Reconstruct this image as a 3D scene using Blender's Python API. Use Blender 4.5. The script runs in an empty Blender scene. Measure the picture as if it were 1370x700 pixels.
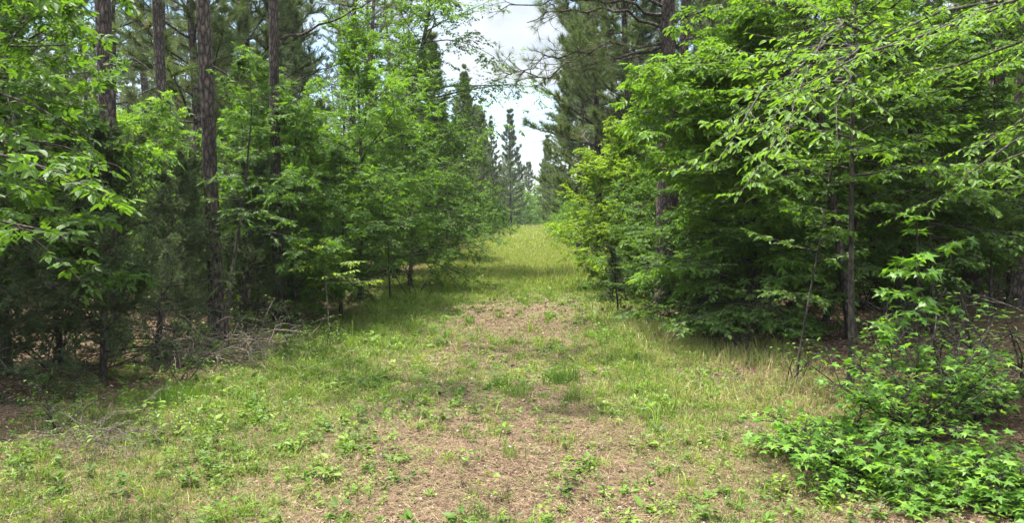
import bpy, math, random, zlib
import numpy as np

rng = np.random.default_rng(11)
random.seed(11)
sc = bpy.context.scene
COL = sc.collection
PI = math.pi

# ------------------------------------------------------------------ camera model
F = 997.0
TILT = math.atan(65.0 / F)
CAM_H = 1.6


def at(px, py, Y):
    """point at forward distance Y seen at pixel (px, py) of the 1370x700 photograph"""
    f = np.array([0, math.cos(TILT), -math.sin(TILT)])
    u = np.array([0, math.sin(TILT), math.cos(TILT)])
    r = f + np.array([1.0, 0, 0]) * (px - 685) / F - u * (py - 350) / F
    p = r * (Y / r[1])
    return np.array([p[0], p[1], p[2] + CAM_H])


def axis(y):
    return -0.75 + 0.030 * y


# ------------------------------------------------------------------ numpy noise
_perm = np.random.default_rng(3).random((256, 256))


def vnoise(x, y):
    xi = np.floor(x).astype(int); yi = np.floor(y).astype(int)
    fx = x - xi; fy = y - yi
    fx = fx * fx * (3 - 2 * fx); fy = fy * fy * (3 - 2 * fy)
    g = lambda a, b: _perm[a % 256, b % 256]
    return (g(xi, yi) * (1 - fx) + g(xi + 1, yi) * fx) * (1 - fy) + (g(xi, yi + 1) * (1 - fx) + g(xi + 1, yi + 1) * fx) * fy


def fbm(x, y, o=3):
    s = 0; a = 0.5; tot = 0
    for i in range(o):
        s = s + a * vnoise(x * 2 ** i + 17 * i, y * 2 ** i + 5 * i); tot += a; a *= .5
    return s / tot


def hgt(x, y):
    x = np.asarray(x, float); y = np.asarray(y, float)
    u = x - axis(y)
    near = np.exp(-(np.hypot(x, y) / 60) ** 2)
    z = (fbm(x * .5 + 40, y * .5 + 40, 3) - .5) * .16 * near
    z = z - .035 * np.exp(-((u - .85) / .35) ** 2) - .03 * np.exp(-((u + .75) / .35) ** 2)
    side = np.clip((np.abs(u) - 2.2) / 4, 0, 1)
    z = z + side * side * (3 - 2 * side) * .22
    z = z + (fbm(x * 2.3, y * 2.3, 2) - .5) * .05 * near
    return z


# ------------------------------------------------------------------ mesh buffer
def reseed(name):
    global rng
    rng = np.random.default_rng(zlib.crc32(name.encode()) % 100003)


def norm(v):
    return v / np.maximum(np.linalg.norm(v, axis=-1, keepdims=True), 1e-9)


class MB:
    def __init__(s):
        s.v = []; s.q = []; s.t = []; s.qt = []; s.tt = []; s.n = 0

    def add(s, v, quads=None, tris=None, tint=None):
        v = np.asarray(v, float).reshape(-1, 3)
        if quads is not None and len(quads):
            q = np.asarray(quads, np.int64).reshape(-1, 4) + s.n
            s.q.append(q)
            s.qt.append(np.broadcast_to(.5 if tint is None else tint[0], (len(q),)))
        if tris is not None and len(tris):
            t = np.asarray(tris, np.int64).reshape(-1, 3) + s.n
            s.t.append(t)
            s.tt.append(np.broadcast_to(.5 if tint is None else tint[1], (len(t),)))
        s.v.append(v); s.n += len(v)

    def mesh(s, name, smooth=False):
        me = bpy.data.meshes.new(name)
        v = np.concatenate(s.v) if s.v else np.zeros((0, 3))
        q = np.concatenate(s.q) if s.q else np.zeros((0, 4), np.int64)
        t = np.concatenate(s.t) if s.t else np.zeros((0, 3), np.int64)
        loops = np.concatenate([q.ravel(), t.ravel()]).astype(np.int32)
        tot = np.concatenate([np.full(len(q), 4), np.full(len(t), 3)]).astype(np.int32)
        start = np.concatenate([[0], np.cumsum(tot)[:-1]]).astype(np.int32) if len(tot) else np.zeros(0, np.int32)
        me.vertices.add(len(v)); me.vertices.foreach_set('co', v.astype(np.float32).ravel())
        me.loops.add(len(loops)); me.loops.foreach_set('vertex_index', loops)
        me.polygons.add(len(tot)); me.polygons.foreach_set('loop_start', start)
        tint = np.concatenate(([*s.qt] or [np.zeros(0)]) + ([*s.tt] or [np.zeros(0)])).astype(np.float32)
        a = me.attributes.new('tint', 'FLOAT', 'FACE'); a.data.foreach_set('value', tint)
        me.update(calc_edges=True)
        me.polygons.foreach_set('use_smooth', np.full(len(tot), smooth))
        me.validate()
        return me


def grow(p0, d0, L, n, grav=0., wob=.08):
    p0 = np.atleast_2d(p0); M = len(p0)
    L = np.broadcast_to(L, (M,)).astype(float)
    pts = np.empty((M, n + 1, 3)); pts[:, 0] = p0
    d = norm(np.array(np.broadcast_to(d0, (M, 3)), float))
    st = (L / n)[:, None]
    g = np.zeros((M, 3)); g[:, 2] = grav
    for i in range(n):
        d = norm(d + rng.normal(0, wob, (M, 3)) + g)
        pts[:, i + 1] = pts[:, i] + d * st
    return pts


def sample(pts, m, t):
    n = pts.shape[1] - 1
    x = np.clip(t, 0, .9999) * n
    i = x.astype(int); f = (x - i)[:, None]
    a = pts[m, i]; b = pts[m, i + 1]
    return a + (b - a) * f, norm(b - a)


def tubes(mb, pts, r0, r1, k=5, power=1.0, rmul=None):
    M, n1, _ = pts.shape
    T = np.gradient(pts, axis=1); T = norm(T)
    ref = np.where(np.abs(T[..., 2:3]) > .9, np.array([1., 0, 0]), np.array([0, 0, 1.]))
    A = norm(np.cross(T, ref)); B = np.cross(T, A)
    t = np.linspace(0, 1, n1)[None] ** power
    r0 = np.broadcast_to(r0, (M,))[:, None]; r1 = np.broadcast_to(r1, (M,))[:, None]
    R = r0 + (r1 - r0) * t
    if rmul is not None: R = R * rmul
    a = np.arange(k) * 2 * PI / k
    ring = A[:, :, None] * np.cos(a)[None, None, :, None] + B[:, :, None] * np.sin(a)[None, None, :, None]
    V = pts[:, :, None] + ring * R[:, :, None, None]
    base = (np.arange(M) * n1 * k)[:, None, None]
    i = (np.arange(n1 - 1) * k)[None, :, None]
    j = np.arange(k)[None, None, :]; j2 = (j + 1) % k
    Q = np.stack([base + i + j, base + i + j2, base + i + k + j2, base + i + k + j], -1)
    mb.add(V, quads=Q.reshape(-1, 4), tint=(.5, .5))


OVAL = (np.array([[0, 0, 0], [.28, -.46, .06], [.66, -.40, .05], [1, 0, -.08], [.66, .40, .05], [.28, .46, .06]]),
        [(0, 1, 2, 3), (0, 3, 4, 5)], [])
DIAM = (np.array([[0, 0, 0], [.45, -.5, .06], [1, 0, -.06], [.45, .5, .06]]), [], [(0, 1, 2), (0, 2, 3)])


def _star():
    v = [(.0, 0, 0)]
    spec = [(180, .16), (142, .52), (100, .30), (66, .88), (34, .36), (0, 1.0)]
    pts = []
    for a, r in spec: pts.append((r * math.cos(math.radians(a)) + .2, r * math.sin(math.radians(a)), -.10 * r * r))
    for a, r in spec[-2:0:-1]: pts.append((r * math.cos(math.radians(a)) + .2, -r * math.sin(math.radians(a)), -.10 * r * r))
    v = [(.2, 0, .03)] + pts
    n = len(pts)
    return (np.array(v), [], [(0, 1 + (i + 1) % n, 1 + i) for i in range(n)])


STAR = _star()


def add_leaves(mb, pos, d, up, L, W, tmpl, tint):
    K = len(pos)
    if K == 0: return
    V, Q, T = tmpl
    d = norm(d); side = norm(np.cross(up, d)); nr = np.cross(d, side)
    L = np.broadcast_to(L, (K,))[:, None, None]; W = np.broadcast_to(W, (K,))[:, None, None]
    P = pos[:, None] + d[:, None] * V[None, :, 0:1] * L + side[:, None] * V[None, :, 1:2] * W + nr[:, None] * V[None, :, 2:3] * L
    off = (np.arange(K) * len(V))[:, None, None]
    q = (np.array(Q)[None] + off).reshape(-1, 4) if len(Q) else None
    t = (np.array(T)[None] + off).reshape(-1, 3) if len(T) else None
    mb.add(P, q, t, (np.repeat(tint, len(Q)) if len(Q) else None, np.repeat(tint, len(T)) if len(T) else None))


def add_needles(mb, pos, d, n, L, W, spread, tint, back=0.0):
    K = len(pos)
    P = np.repeat(pos, n, 0); D = np.repeat(norm(d), n, 0)
    dd = norm(D + rng.normal(0, spread, (K * n, 3)))
    l = L * rng.uniform(.7, 1.1, K * n)[:, None]
    P = P - D * (rng.random((K * n, 1)) * back)
    s = norm(np.cross(dd, rng.normal(0, 1, (K * n, 3)))) * W * .5
    V = np.stack([P - s, P + s, P + dd * l], 1)
    mb.add(V, None, np.arange(K * n * 3).reshape(-1, 3), (None, np.repeat(tint, n)))


# ------------------------------------------------------------------ materials
def new_mat(name):
    m = bpy.data.materials.new(name); m.use_nodes = True
    nt = m.node_tree; nt.nodes.clear()
    return m, nt, nt.nodes.new('ShaderNodeOutputMaterial')


def N(nt, t, **kw):
    n = nt.nodes.new(t)
    for k, v in kw.items(): setattr(n, k, v)
    return n


def ramp(nt, stops):
    r = nt.nodes.new('ShaderNodeValToRGB'); e = r.color_ramp.elements
    while len(e) > 1: e.remove(e[-1])
    e[0].position = stops[0][0]; e[0].color = (*stops[0][1], 1)
    for p, c in stops[1:]:
        x = e.new(p); x.color = (*c, 1)
    return r


def leaf_mat(name, stops, tr=(1.75, 1.8, .6), mix=.46, rough=.5, spec=.2):
    m, nt, out = new_mat(name); L = nt.links.new
    a = N(nt, 'ShaderNodeAttribute', attribute_name='tint')
    oi = N(nt, 'ShaderNodeObjectInfo')
    ad = N(nt, 'ShaderNodeMath', operation='MULTIPLY_ADD'); ad.inputs[1].default_value = .22; L(oi.outputs['Random'], ad.inputs[0]); L(a.outputs['Fac'], ad.inputs[2])
    sb = N(nt, 'ShaderNodeMath', operation='SUBTRACT'); sb.inputs[1].default_value = .11; L(ad.outputs[0], sb.inputs[0])
    r = ramp(nt, stops); L(sb.outputs[0], r.inputs[0])
    p = N(nt, 'ShaderNodeBsdfPrincipled'); L(r.outputs[0], p.inputs['Base Color'])
    p.inputs['Roughness'].default_value = rough; p.inputs['Specular IOR Level'].default_value = spec
    mu = N(nt, 'ShaderNodeMixRGB', blend_type='MULTIPLY'); mu.inputs[0].default_value = 1; mu.inputs[2].default_value = (*tr, 1); L(r.outputs[0], mu.inputs[1])
    t = N(nt, 'ShaderNodeBsdfTranslucent'); L(mu.outputs[0], t.inputs['Color'])
    mx = N(nt, 'ShaderNodeMixShader'); mx.inputs[0].default_value = mix
    L(p.outputs[0], mx.inputs[1]); L(t.outputs[0], mx.inputs[2]); L(mx.outputs[0], out.inputs['Surface'])
    return m


def bark_mat(name, dark, mid, light, sx=16., sz=4., bump=.6, dist=.03):
    m, nt, out = new_mat(name); L = nt.links.new
    tc = N(nt, 'ShaderNodeTexCoord'); mp = N(nt, 'ShaderNodeMapping'); mp.inputs['Scale'].default_value = (sx, sx, sz)
    L(tc.outputs['Object'], mp.inputs[0])
    nz = N(nt, 'ShaderNodeTexNoise'); nz.inputs['Scale'].default_value = 1.1; nz.inputs['Detail'].default_value = 8; nz.inputs['Roughness'].default_value = .7; L(mp.outputs[0], nz.inputs['Vector'])
    ad = N(nt, 'ShaderNodeMixRGB', blend_type='ADD'); ad.inputs[0].default_value = 1.0; L(mp.outputs[0], ad.inputs[1]); L(nz.outputs['Color'], ad.inputs[2])
    vo = N(nt, 'ShaderNodeTexVoronoi', feature='DISTANCE_TO_EDGE'); vo.inputs['Scale'].default_value = 1.0; L(ad.outputs[0], vo.inputs['Vector'])
    r = ramp(nt, [(0, dark), (.12, mid), (.5, light)]); L(vo.outputs[0], r.inputs[0])
    n2 = N(nt, 'ShaderNodeTexNoise'); n2.inputs['Scale'].default_value = 2.2; n2.inputs['Detail'].default_value = 6; L(tc.outputs['Object'], n2.inputs['Vector'])
    n2.inputs['Scale'].default_value = 7; r2 = ramp(nt, [(.3, (.45, .44, .43)), (.5, (.95, .92, .90)), (.72, (1.55, 1.42, 1.30))]); L(n2.outputs[0], r2.inputs[0])
    mu = N(nt, 'ShaderNodeMixRGB', blend_type='MULTIPLY'); mu.inputs[0].default_value = 1; L(r.outputs[0], mu.inputs[1]); L(r2.outputs[0], mu.inputs[2])
    p = N(nt, 'ShaderNodeBsdfPrincipled'); p.inputs['Roughness'].default_value = .9; p.inputs['Specular IOR Level'].default_value = .2; L(mu.outputs[0], p.inputs['Base Color'])
    b = N(nt, 'ShaderNodeBump'); b.inputs['Strength'].default_value = bump; b.inputs['Distance'].default_value = dist; L(vo.outputs[0], b.inputs['Height']); L(b.outputs[0], p.inputs['Normal'])
    L(p.outputs[0], out.inputs['Surface'])
    return m


def tint_mat(name, stops, rough=.85, tr=0., trc=(1, 1, 1)):
    if tr > 0: return leaf_mat(name, stops, trc, tr, rough, .25)
    m, nt, out = new_mat(name); L = nt.links.new
    a = N(nt, 'ShaderNodeAttribute', attribute_name='tint'); r = ramp(nt, stops); L(a.outputs['Fac'], r.inputs[0])
    p = N(nt, 'ShaderNodeBsdfPrincipled'); p.inputs['Roughness'].default_value = rough; p.inputs['Specular IOR Level'].default_value = .2
    L(r.outputs[0], p.inputs['Base Color']); L(p.outputs[0], out.inputs['Surface'])
    return m


M = {}
M['leaf'] = leaf_mat('leaf_mid_green', [(0, (.032, .066, .013)), (.5, (.066, .130, .022)), (.85, (.105, .180, .028)), (1, (.17, .23, .04))])
M['leaf_bright'] = leaf_mat('leaf_bright_green', [(0, (.048, .100, .016)), (.5, (.096, .182, .026)), (.85, (.14, .235, .032)), (1, (.21, .29, .05))], mix=.42)
M['leaf_yellow'] = leaf_mat('leaf_yellow_green', [(0, (.08, .15, .014)), (.5, (.15, .24, .018)), (1, (.23, .30, .03))], mix=.42)
M['leaf_dark'] = leaf_mat('leaf_deep_green', [(0, (.026, .056, .014)), (.5, (.056, .112, .024)), (1, (.11, .175, .034))])
M['leaf_star'] = leaf_mat('sweetgum_leaf', [(0, (.055, .125, .018)), (.5, (.105, .215, .028)), (1, (.18, .29, .04))], mix=.4, rough=.4)
M['needle'] = leaf_mat('pine_needle', [(0, (.052, .076, .026)), (.5, (.095, .130, .046)), (.9, (.135, .165, .065)), (1, (.18, .13, .06))], tr=(1.3, 1.4, .8), mix=.35, rough=.45)
M['cedar'] = leaf_mat('cedar_scale', [(0, (.040, .058, .026)), (.6, (.070, .104, .042)), (.90, (.10, .135, .055)), (1, (.16, .12, .07))], tr=(1.3, 1.3, .8), mix=.35, rough=.7, spec=.2)
M['pine_bark'] = bark_mat('pine_bark', (.014, .012, .011), (.062, .050, .041), (.14, .118, .100), 20, 8.5, 1.0, .03)
M['bark'] = bark_mat('hardwood_bark', (.020, .017, .014), (.055, .048, .040), (.10, .089, .077), 26, 9, .5, .01)
M['bark_pale'] = bark_mat('pale_bark', (.12, .10, .08), (.22, .19, .155), (.28, .25, .21), 30, 8, .3, .005)
M['dead'] = tint_mat('dead_twig', [(0, (.06, .047, .036)), (1, (.17, .14, .115))])
M['grass'] = tint_mat('grass_blade', [(0, (.045, .10, .015)), (.5, (.115, .195, .024)), (.82, (.24, .315, .045)), (.92, (.30, .27, .11)), (1, (.36, .30, .16))], .55, .3, (1.3, 1.4, .7))
M['herb'] = leaf_mat('herb_leaf', [(0, (.045, .085, .016)), (.5, (.10, .17, .026)), (1, (.19, .26, .04))], mix=.32)
M['litter'] = tint_mat('dead_leaf', [(0, (.05, .032, .022)), (.4, (.14, .095, .063)), (.75, (.26, .19, .135)), (1, (.46, .40, .33))], .8)
M['straw'] = tint_mat('pine_straw', [(0, (.05, .029, .018)), (.6, (.150, .096, .055)), (1, (.31, .23, .145))], .75)


def ground_mat():
    m, nt, out = new_mat('forest_ground'); L = nt.links.new
    tc = N(nt, 'ShaderNodeTexCoord')
    def noise(scale, detail=5, rough=.6):
        n = N(nt, 'ShaderNodeTexNoise'); n.inputs['Scale'].default_value = scale; n.inputs['Detail'].default_value = detail; n.inputs['Roughness'].default_value = rough
        L(tc.outputs['Object'], n.inputs['Vector']); return n
    a = noise(26, 8, .75)
    litter = ramp(nt, [(.32, (.032, .021, .014)), (.47, (.100, .067, .043)), (.58, (.178, .130, .086)), (.74, (.35, .285, .205))]); L(a.outputs[0], litter.inputs[0])
    v = N(nt, 'ShaderNodeTexVoronoi'); v.inputs['Scale'].default_value = 38; L(tc.outputs['Object'], v.inputs['Vector'])
    hs = N(nt, 'ShaderNodeSeparateColor'); L(v.outputs['Color'], hs.inputs[0])
    vr = ramp(nt, [(0, (.55, .5, .48)), (.6, (1, 1, 1)), (1, (1.5, 1.42, 1.36))]); L(hs.outputs[0], vr.inputs[0])
    mu = N(nt, 'ShaderNodeMixRGB', blend_type='MULTIPLY'); mu.inputs[0].default_value = .8; L(litter.outputs[0], mu.inputs[1]); L(vr.outputs[0], mu.inputs[2])
    at_ = N(nt, 'ShaderNodeAttribute', attribute_name='green')
    g = noise(60, 6, .7)
    gr = ramp(nt, [(.3, (.05, .07, .02)), (.55, (.12, .15, .04)), (.75, (.24, .23, .09))]); L(g.outputs[0], gr.inputs[0])
    b = noise(3.2, 6, .7)
    md = N(nt, 'ShaderNodeMath', operation='MULTIPLY_ADD'); md.inputs[1].default_value = 1.6; md.inputs[2].default_value = -.8; L(b.outputs[0], md.inputs[0])
    ad = N(nt, 'ShaderNodeMath', operation='ADD', use_clamp=True); L(at_.outputs['Fac'], ad.inputs[0]); L(md.outputs[0], ad.inputs[1])
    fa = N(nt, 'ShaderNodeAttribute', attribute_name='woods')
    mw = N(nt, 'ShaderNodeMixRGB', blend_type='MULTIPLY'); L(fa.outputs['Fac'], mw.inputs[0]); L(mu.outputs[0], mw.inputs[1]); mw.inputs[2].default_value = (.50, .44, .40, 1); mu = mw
    mx = N(nt, 'ShaderNodeMixRGB'); L(ad.outputs[0], mx.inputs[0]); L(mu.outputs[0], mx.inputs[1]); L(gr.outputs[0], mx.inputs[2])
    p = N(nt, 'ShaderNodeBsdfPrincipled'); p.inputs['Roughness'].default_value = .95; p.inputs['Specular IOR Level'].default_value = .1
    L(mx.outputs[0], p.inputs['Base Color'])
    bp = N(nt, 'ShaderNodeBump'); bp.inputs['Strength'].default_value = .8; bp.inputs['Distance'].default_value = .02
    L(a.outputs[0], bp.inputs['Height']); L(bp.outputs[0], p.inputs['Normal']); L(p.outputs[0], out.inputs['Surface'])
    return m


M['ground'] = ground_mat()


# ------------------------------------------------------------------ objects and their descriptions
def mobj(name, me, mat, parent=None):
    if not me.materials: me.materials.append(mat)
    o = bpy.data.objects.new(name, me); COL.objects.link(o)
    if parent is not None: o.parent = parent
    return o


def tag(o, label, cat, group=None):
    o['label'] = label; o['category'] = cat
    if group: o['group'] = group
    return o


def thing(name, parts, loc, label, cat, rz=0., s=1., group=None, z=None):
    """parts: list of (part name, mesh, material)"""
    o = bpy.data.objects.new(name, None); COL.objects.link(o)
    o.empty_display_size = .2
    zz = float(hgt(loc[0], loc[1])) - .03 if z is None else z
    o.location = (float(loc[0]), float(loc[1]), zz); o.rotation_euler = (0, 0, rz); o.scale = (s, s, s)
    for n, me, mt in parts: mobj(n, me, mt, o)
    return tag(o, label, cat, group)


# ------------------------------------------------------------------ plant makers (local coordinates, base at the origin)
def trunk_pts(h, n=14, lean=(0, 0), wob=.03, pts=None):
    if pts is not None:
        pts = np.asarray(pts, float); t = np.linspace(0, len(pts) - 1, n + 1)
        # smooth interpolation through the given points
        out = np.stack([np.interp(t, np.arange(len(pts)), pts[:, k]) for k in range(3)], 1)
        for _ in range(2): out[1:-1] = (out[:-2] + 2 * out[1:-1] + out[2:]) / 4
        return out[None] + 0
    d = np.array([lean[0], lean[1], 1.0])
    p = grow(np.zeros((1, 3)), d, h * np.linalg.norm(d), n, 0.0, wob)
    p[..., 2] *= h / p[0, -1, 2]
    return p


def lift_foot(P, r):
    P = P.copy(); P[0, 0, 2] -= .15
    return P


def broadleaf(name, h=5., r=.06, lean=(0, 0), wob=.035, pts=None, h0=.15, n1=34, L1=1.7, prof=None, el=(5, 50), g1=-.03,
              n2=9, r2=.45, n3=5, r3=.42, nl=8, leaf=.065, lw=.5, tmpl=OVAL, compound=False, droop=.25, bias=None, prims=None,
              bark='bark', mat='leaf', twigs=True, jit=.35, ang=55, gap=0.0, pj=.12):
    reseed(name + str(h) + str(n1))
    tp = lift_foot(trunk_pts(h, 16, lean, wob, pts), r)
    H = h
    if n1:
        t = np.sort(h0 + (1 - h0) * ((np.arange(n1) + rng.random(n1)) / n1) ** 1.3)
        t = np.clip(t, 0, .995)
        p, T = sample(tp, np.zeros(n1, int), t)
        az = np.arange(n1) * 2.39996 + rng.normal(0, .4, n1)
        tt = (t - h0) / (1 - h0)
        pf = prof(tt) if prof else np.sqrt(np.clip(1 - (1.0 * tt) ** 1.7, .05, 1)) * (.65 + .35 * np.sin(PI * np.clip(tt * .9 + .1, 0, 1)))
        L = 1.18 * L1 * np.maximum(pf, .38) * rng.uniform(.55, 1.2, n1)
        if bias is not None:
            L = L * (1 + bias[1] * np.cos(az - bias[0]))
        e = np.radians(el[0] + (el[1] - el[0]) * tt + rng.normal(0, 9, n1))
        d = np.stack([np.cos(az) * np.cos(e), np.sin(az) * np.cos(e), np.sin(e)], 1)
        P1 = grow(p, d, np.maximum(L, .12), 7, g1, .08)
        L = np.maximum(L, .12)
    else:
        P1 = np.zeros((0, 8, 3)); L = np.zeros(0)
    if prims is not None:
        ex = []
        for a, b, sag in prims:
            a = np.asarray(a, float); b = np.asarray(b, float)
            s = np.linspace(0, 1, 8)[:, None]
            c = a + (b - a) * s; c[:, 2] += sag * 4 * (s * (1 - s))[:, 0]
            c[1:-1] += rng.normal(0, .012 * np.linalg.norm(b - a), (6, 3))
            ex.append(c)
        ex = np.array(ex)
        P1 = np.concatenate([P1, ex]); L = np.concatenate([L, np.linalg.norm(ex[:, -1] - ex[:, 0], axis=1)])
    m1 = len(P1)
    # secondary shoots, alternating left and right in the plane of the limb
    m = np.repeat(np.arange(m1), n2); k = np.tile(np.arange(n2), m1)
    t = .14 + .86 * (k + rng.random(m1 * n2)) / n2
    p, T = sample(P1, m, t)
    up = np.array([0, 0, 1.]); side = norm(np.cross(T, up + rng.normal(0, pj, T.shape)))
    a = np.radians(ang + rng.normal(0, 9, len(m)))[:, None]
    sg = np.where(k % 2 == 0, 1., -1.)[:, None]
    d = T * np.cos(a) + side * np.sin(a) * sg + rng.normal(0, .10, T.shape)
    L2 = np.maximum(L[m] * r2 * (1.12 - .75 * t) * rng.uniform(.6, 1.2, len(m)), .06)
    P2 = grow(p, d, L2, 4, -.035, .09)
    # tertiary shoots
    if n3:
        m3 = np.repeat(np.arange(len(P2)), n3); k = np.tile(np.arange(n3), len(P2))
        t = .18 + .8 * (k + rng.random(len(m3))) / n3
        p, T = sample(P2, m3, t); side = norm(np.cross(T, up + rng.normal(0, pj * 1.2, T.shape)))
        a = np.radians(52 + rng.normal(0, 10, len(m3)))[:, None]; sg = np.where(k % 2 == 0, 1., -1.)[:, None]
        d = T * np.cos(a) + side * np.sin(a) * sg + rng.normal(0, .14, T.shape)
        L3 = np.maximum(L2[m3] * r3 * (1.1 - .6 * t) * rng.uniform(.6, 1.2, len(m3)), .04)
        P3 = grow(p, d, L3, 3, -.05, .1)
        tw = [(P2[:, 1:], max(2, nl // 2 + 1), L2), (P3, nl, L3)]
    else:
        P3 = None; tw = [(P2, nl, L2)]
    tip = P1[:, -3:]
    tw.append((tip, nl, L))
    wood = MB(); leaves = MB()
    sw = np.array([1.28] + [1.08] + [1.0] * (tp.shape[1] - 2))[None]
    tubes(wood, tp, r, max(.004, r * .12), 10, .9, sw)
    rr = np.clip(L * .009, .0035, r * .5)
    tubes(wood, P1, rr, .0025, 5)
    if twigs:
        tubes(wood, P2, np.clip(L2 * .010, .002, .008), .0014, 3)
        if P3 is not None: tubes(wood, P3, .0016, .001, 3)
    for P, q, Lq in tw:
        mm = np.repeat(np.arange(len(P)), q); k = np.tile(np.arange(q), len(P))
        t = (k + .35 + .5 * rng.random(len(mm))) / q
        p, T = sample(P, mm, t)
        keep = rng.random(len(p)) < np.clip(Lq / (1.0 * np.median(Lq)), .03, 1)[mm] - gap
        p = p[keep]; T = T[keep]; k = k[keep]
        side = norm(np.cross(T, up)); sg = np.where(k % 2 == 0, 1., -1.)[:, None]
        lastk = (k == q - 1)[:, None]
        d = np.where(lastk, T, norm(T * .55 + side * sg * .85)) + rng.normal(0, .22, T.shape); d[:, 2] -= droop
        u = up + rng.normal(0, jit, T.shape)
        tint = np.clip(rng.normal(.46, .17, len(p)), 0, 1)
        s = rng.uniform(.6, 1.15, len(p)) * leaf
        if not compound:
            add_leaves(leaves, p, d, u, s, s * lw, tmpl, tint)
        else:
            d = norm(d); sd = norm(np.cross(u, d))
            for f, an, sc_ in ((.45, 62, .72), (.45, -62, .72), (.8, 52, .92), (.8, -52, .92), (1.0, 0, 1.05)):
                pp = p + d * (s * 1.25 * f)[:, None]
                dd = d * math.cos(math.radians(an)) + sd * math.sin(math.radians(an)) + rng.normal(0, .1, d.shape); dd[:, 2] -= droop * .5
                add_leaves(leaves, pp, dd, u, s * sc_, s * sc_ * lw, tmpl, tint)
    return [('trunk', wood.mesh(name + '_trunk', True), M[bark]), ('crown', leaves.mesh(name + '_crown'), M[mat])]


def pine(name, h=14., r=.13, h0=.5, n1=46, L1=2.2, lean=(0, 0), wob=.012, needles=22, nlen=.17, nw=.006, n2=7, dead=10, taper=.75, el=(0, 55), tip=.25, low=None, bark='pine_bark', ksides=14):
    reseed(name)
    tp = lift_foot(trunk_pts(h, 26, lean, wob), r)
    wood = MB(); nd = MB()
    sw = np.ones((1, tp.shape[1])); sw[0, 0] = 1.35; sw[0, 1] = 1.08
    sw *= 1 + rng.normal(0, .03, sw.shape)
    tubes(wood, tp, r, r * .12, ksides, 1.0, sw)
    if n1:
        t = np.clip(h0 + (1 - h0) * ((np.arange(n1) // 4) * 4 + rng.uniform(0, 1.2, n1)) / n1, 0, .992)
        p, T = sample(tp, np.zeros(n1, int), t)
        az = np.arange(n1) * (PI / 2) + (np.arange(n1) // 4) * .8 + rng.normal(0, .3, n1)
        tt = (t - h0) / (1 - h0)
        L = L1 * np.clip((1 - tt) ** taper, .12, 1) * rng.uniform(.7, 1.15, n1) * np.clip(.55 + tt * 2.2, 0, 1)
        e = np.radians(el[0] + (el[1] - el[0]) * tt + rng.normal(0, 8, n1))
        d = np.stack([np.cos(az) * np.cos(e), np.sin(az) * np.cos(e), np.sin(e)], 1)
        P1 = grow(p, d, L, 7, .06, .07)
        tubes(wood, P1, np.clip(L * .016, .006, r * .5), .004, 5)
        m = np.repeat(np.arange(n1), n2); k = np.tile(np.arange(n2), n1)
        t = tip + (1 - tip) * (k + rng.random(len(m))) / n2
        p, T = sample(P1, m, t); up = np.array([0, 0, 1.])
        side = norm(np.cross(T, up)); a = np.radians(48 + rng.normal(0, 10, len(m)))[:, None]; sg = np.where(k % 2 == 0, 1., -1.)[:, None]
        d = T * np.cos(a) + side * np.sin(a) * sg + rng.normal(0, .2, T.shape)
        L2 = np.maximum(L[m] * .42 * (1.1 - .7 * t), .15) * rng.uniform(.7, 1.2, len(m))
        P2 = grow(p, d, L2, 4, .07, .09)
        tubes(wood, P2, np.clip(L2 * .012, .004, .012), .003, 3)
        for P, ts in ((P2, (.4, .7, 1.)), (P1, (.85, 1.))):
            for t in ts:
                mm = np.arange(len(P)); pp, T = sample(P, mm, np.full(len(P), t) - rng.random(len(P)) * .12)
                T = norm(T + np.array([0, 0, .35]))
                add_needles(nd, pp, T, needles, nlen, nw, .55, np.clip(rng.normal(.45, .2, len(pp)), 0, .97), .08)
    if dead:
        t = rng.uniform(.12 if low is None else low, h0 + .06, dead)
        p, T = sample(tp, np.zeros(dead, int), t); az = rng.random(dead) * 2 * PI; e = rng.normal(.05, .25, dead)
        d = np.stack([np.cos(az) * np.cos(e), np.sin(az) * np.cos(e), np.sin(e)], 1)
        L = rng.uniform(.25, 1.3, dead)
        Pd = grow(p, d, L, 6, -.02, .13); tubes(wood, Pd, np.clip(L * .012, .006, .02), .003, 4)
        m = np.repeat(np.arange(dead), 3); p, T = sample(Pd, m, rng.uniform(.3, .9, len(m)))
        P = grow(p, T + rng.normal(0, .6, T.shape), L[m] * rng.uniform(.2, .45, len(m)), 4, 0, .15); tubes(wood, P, .004, .002, 3)
    out = [('trunk', wood.mesh(name + '_trunk', True), M[bark])]
    if n1: out.append(('crown', nd.mesh(name + '_crown'), M['needle']))
    return out


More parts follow.
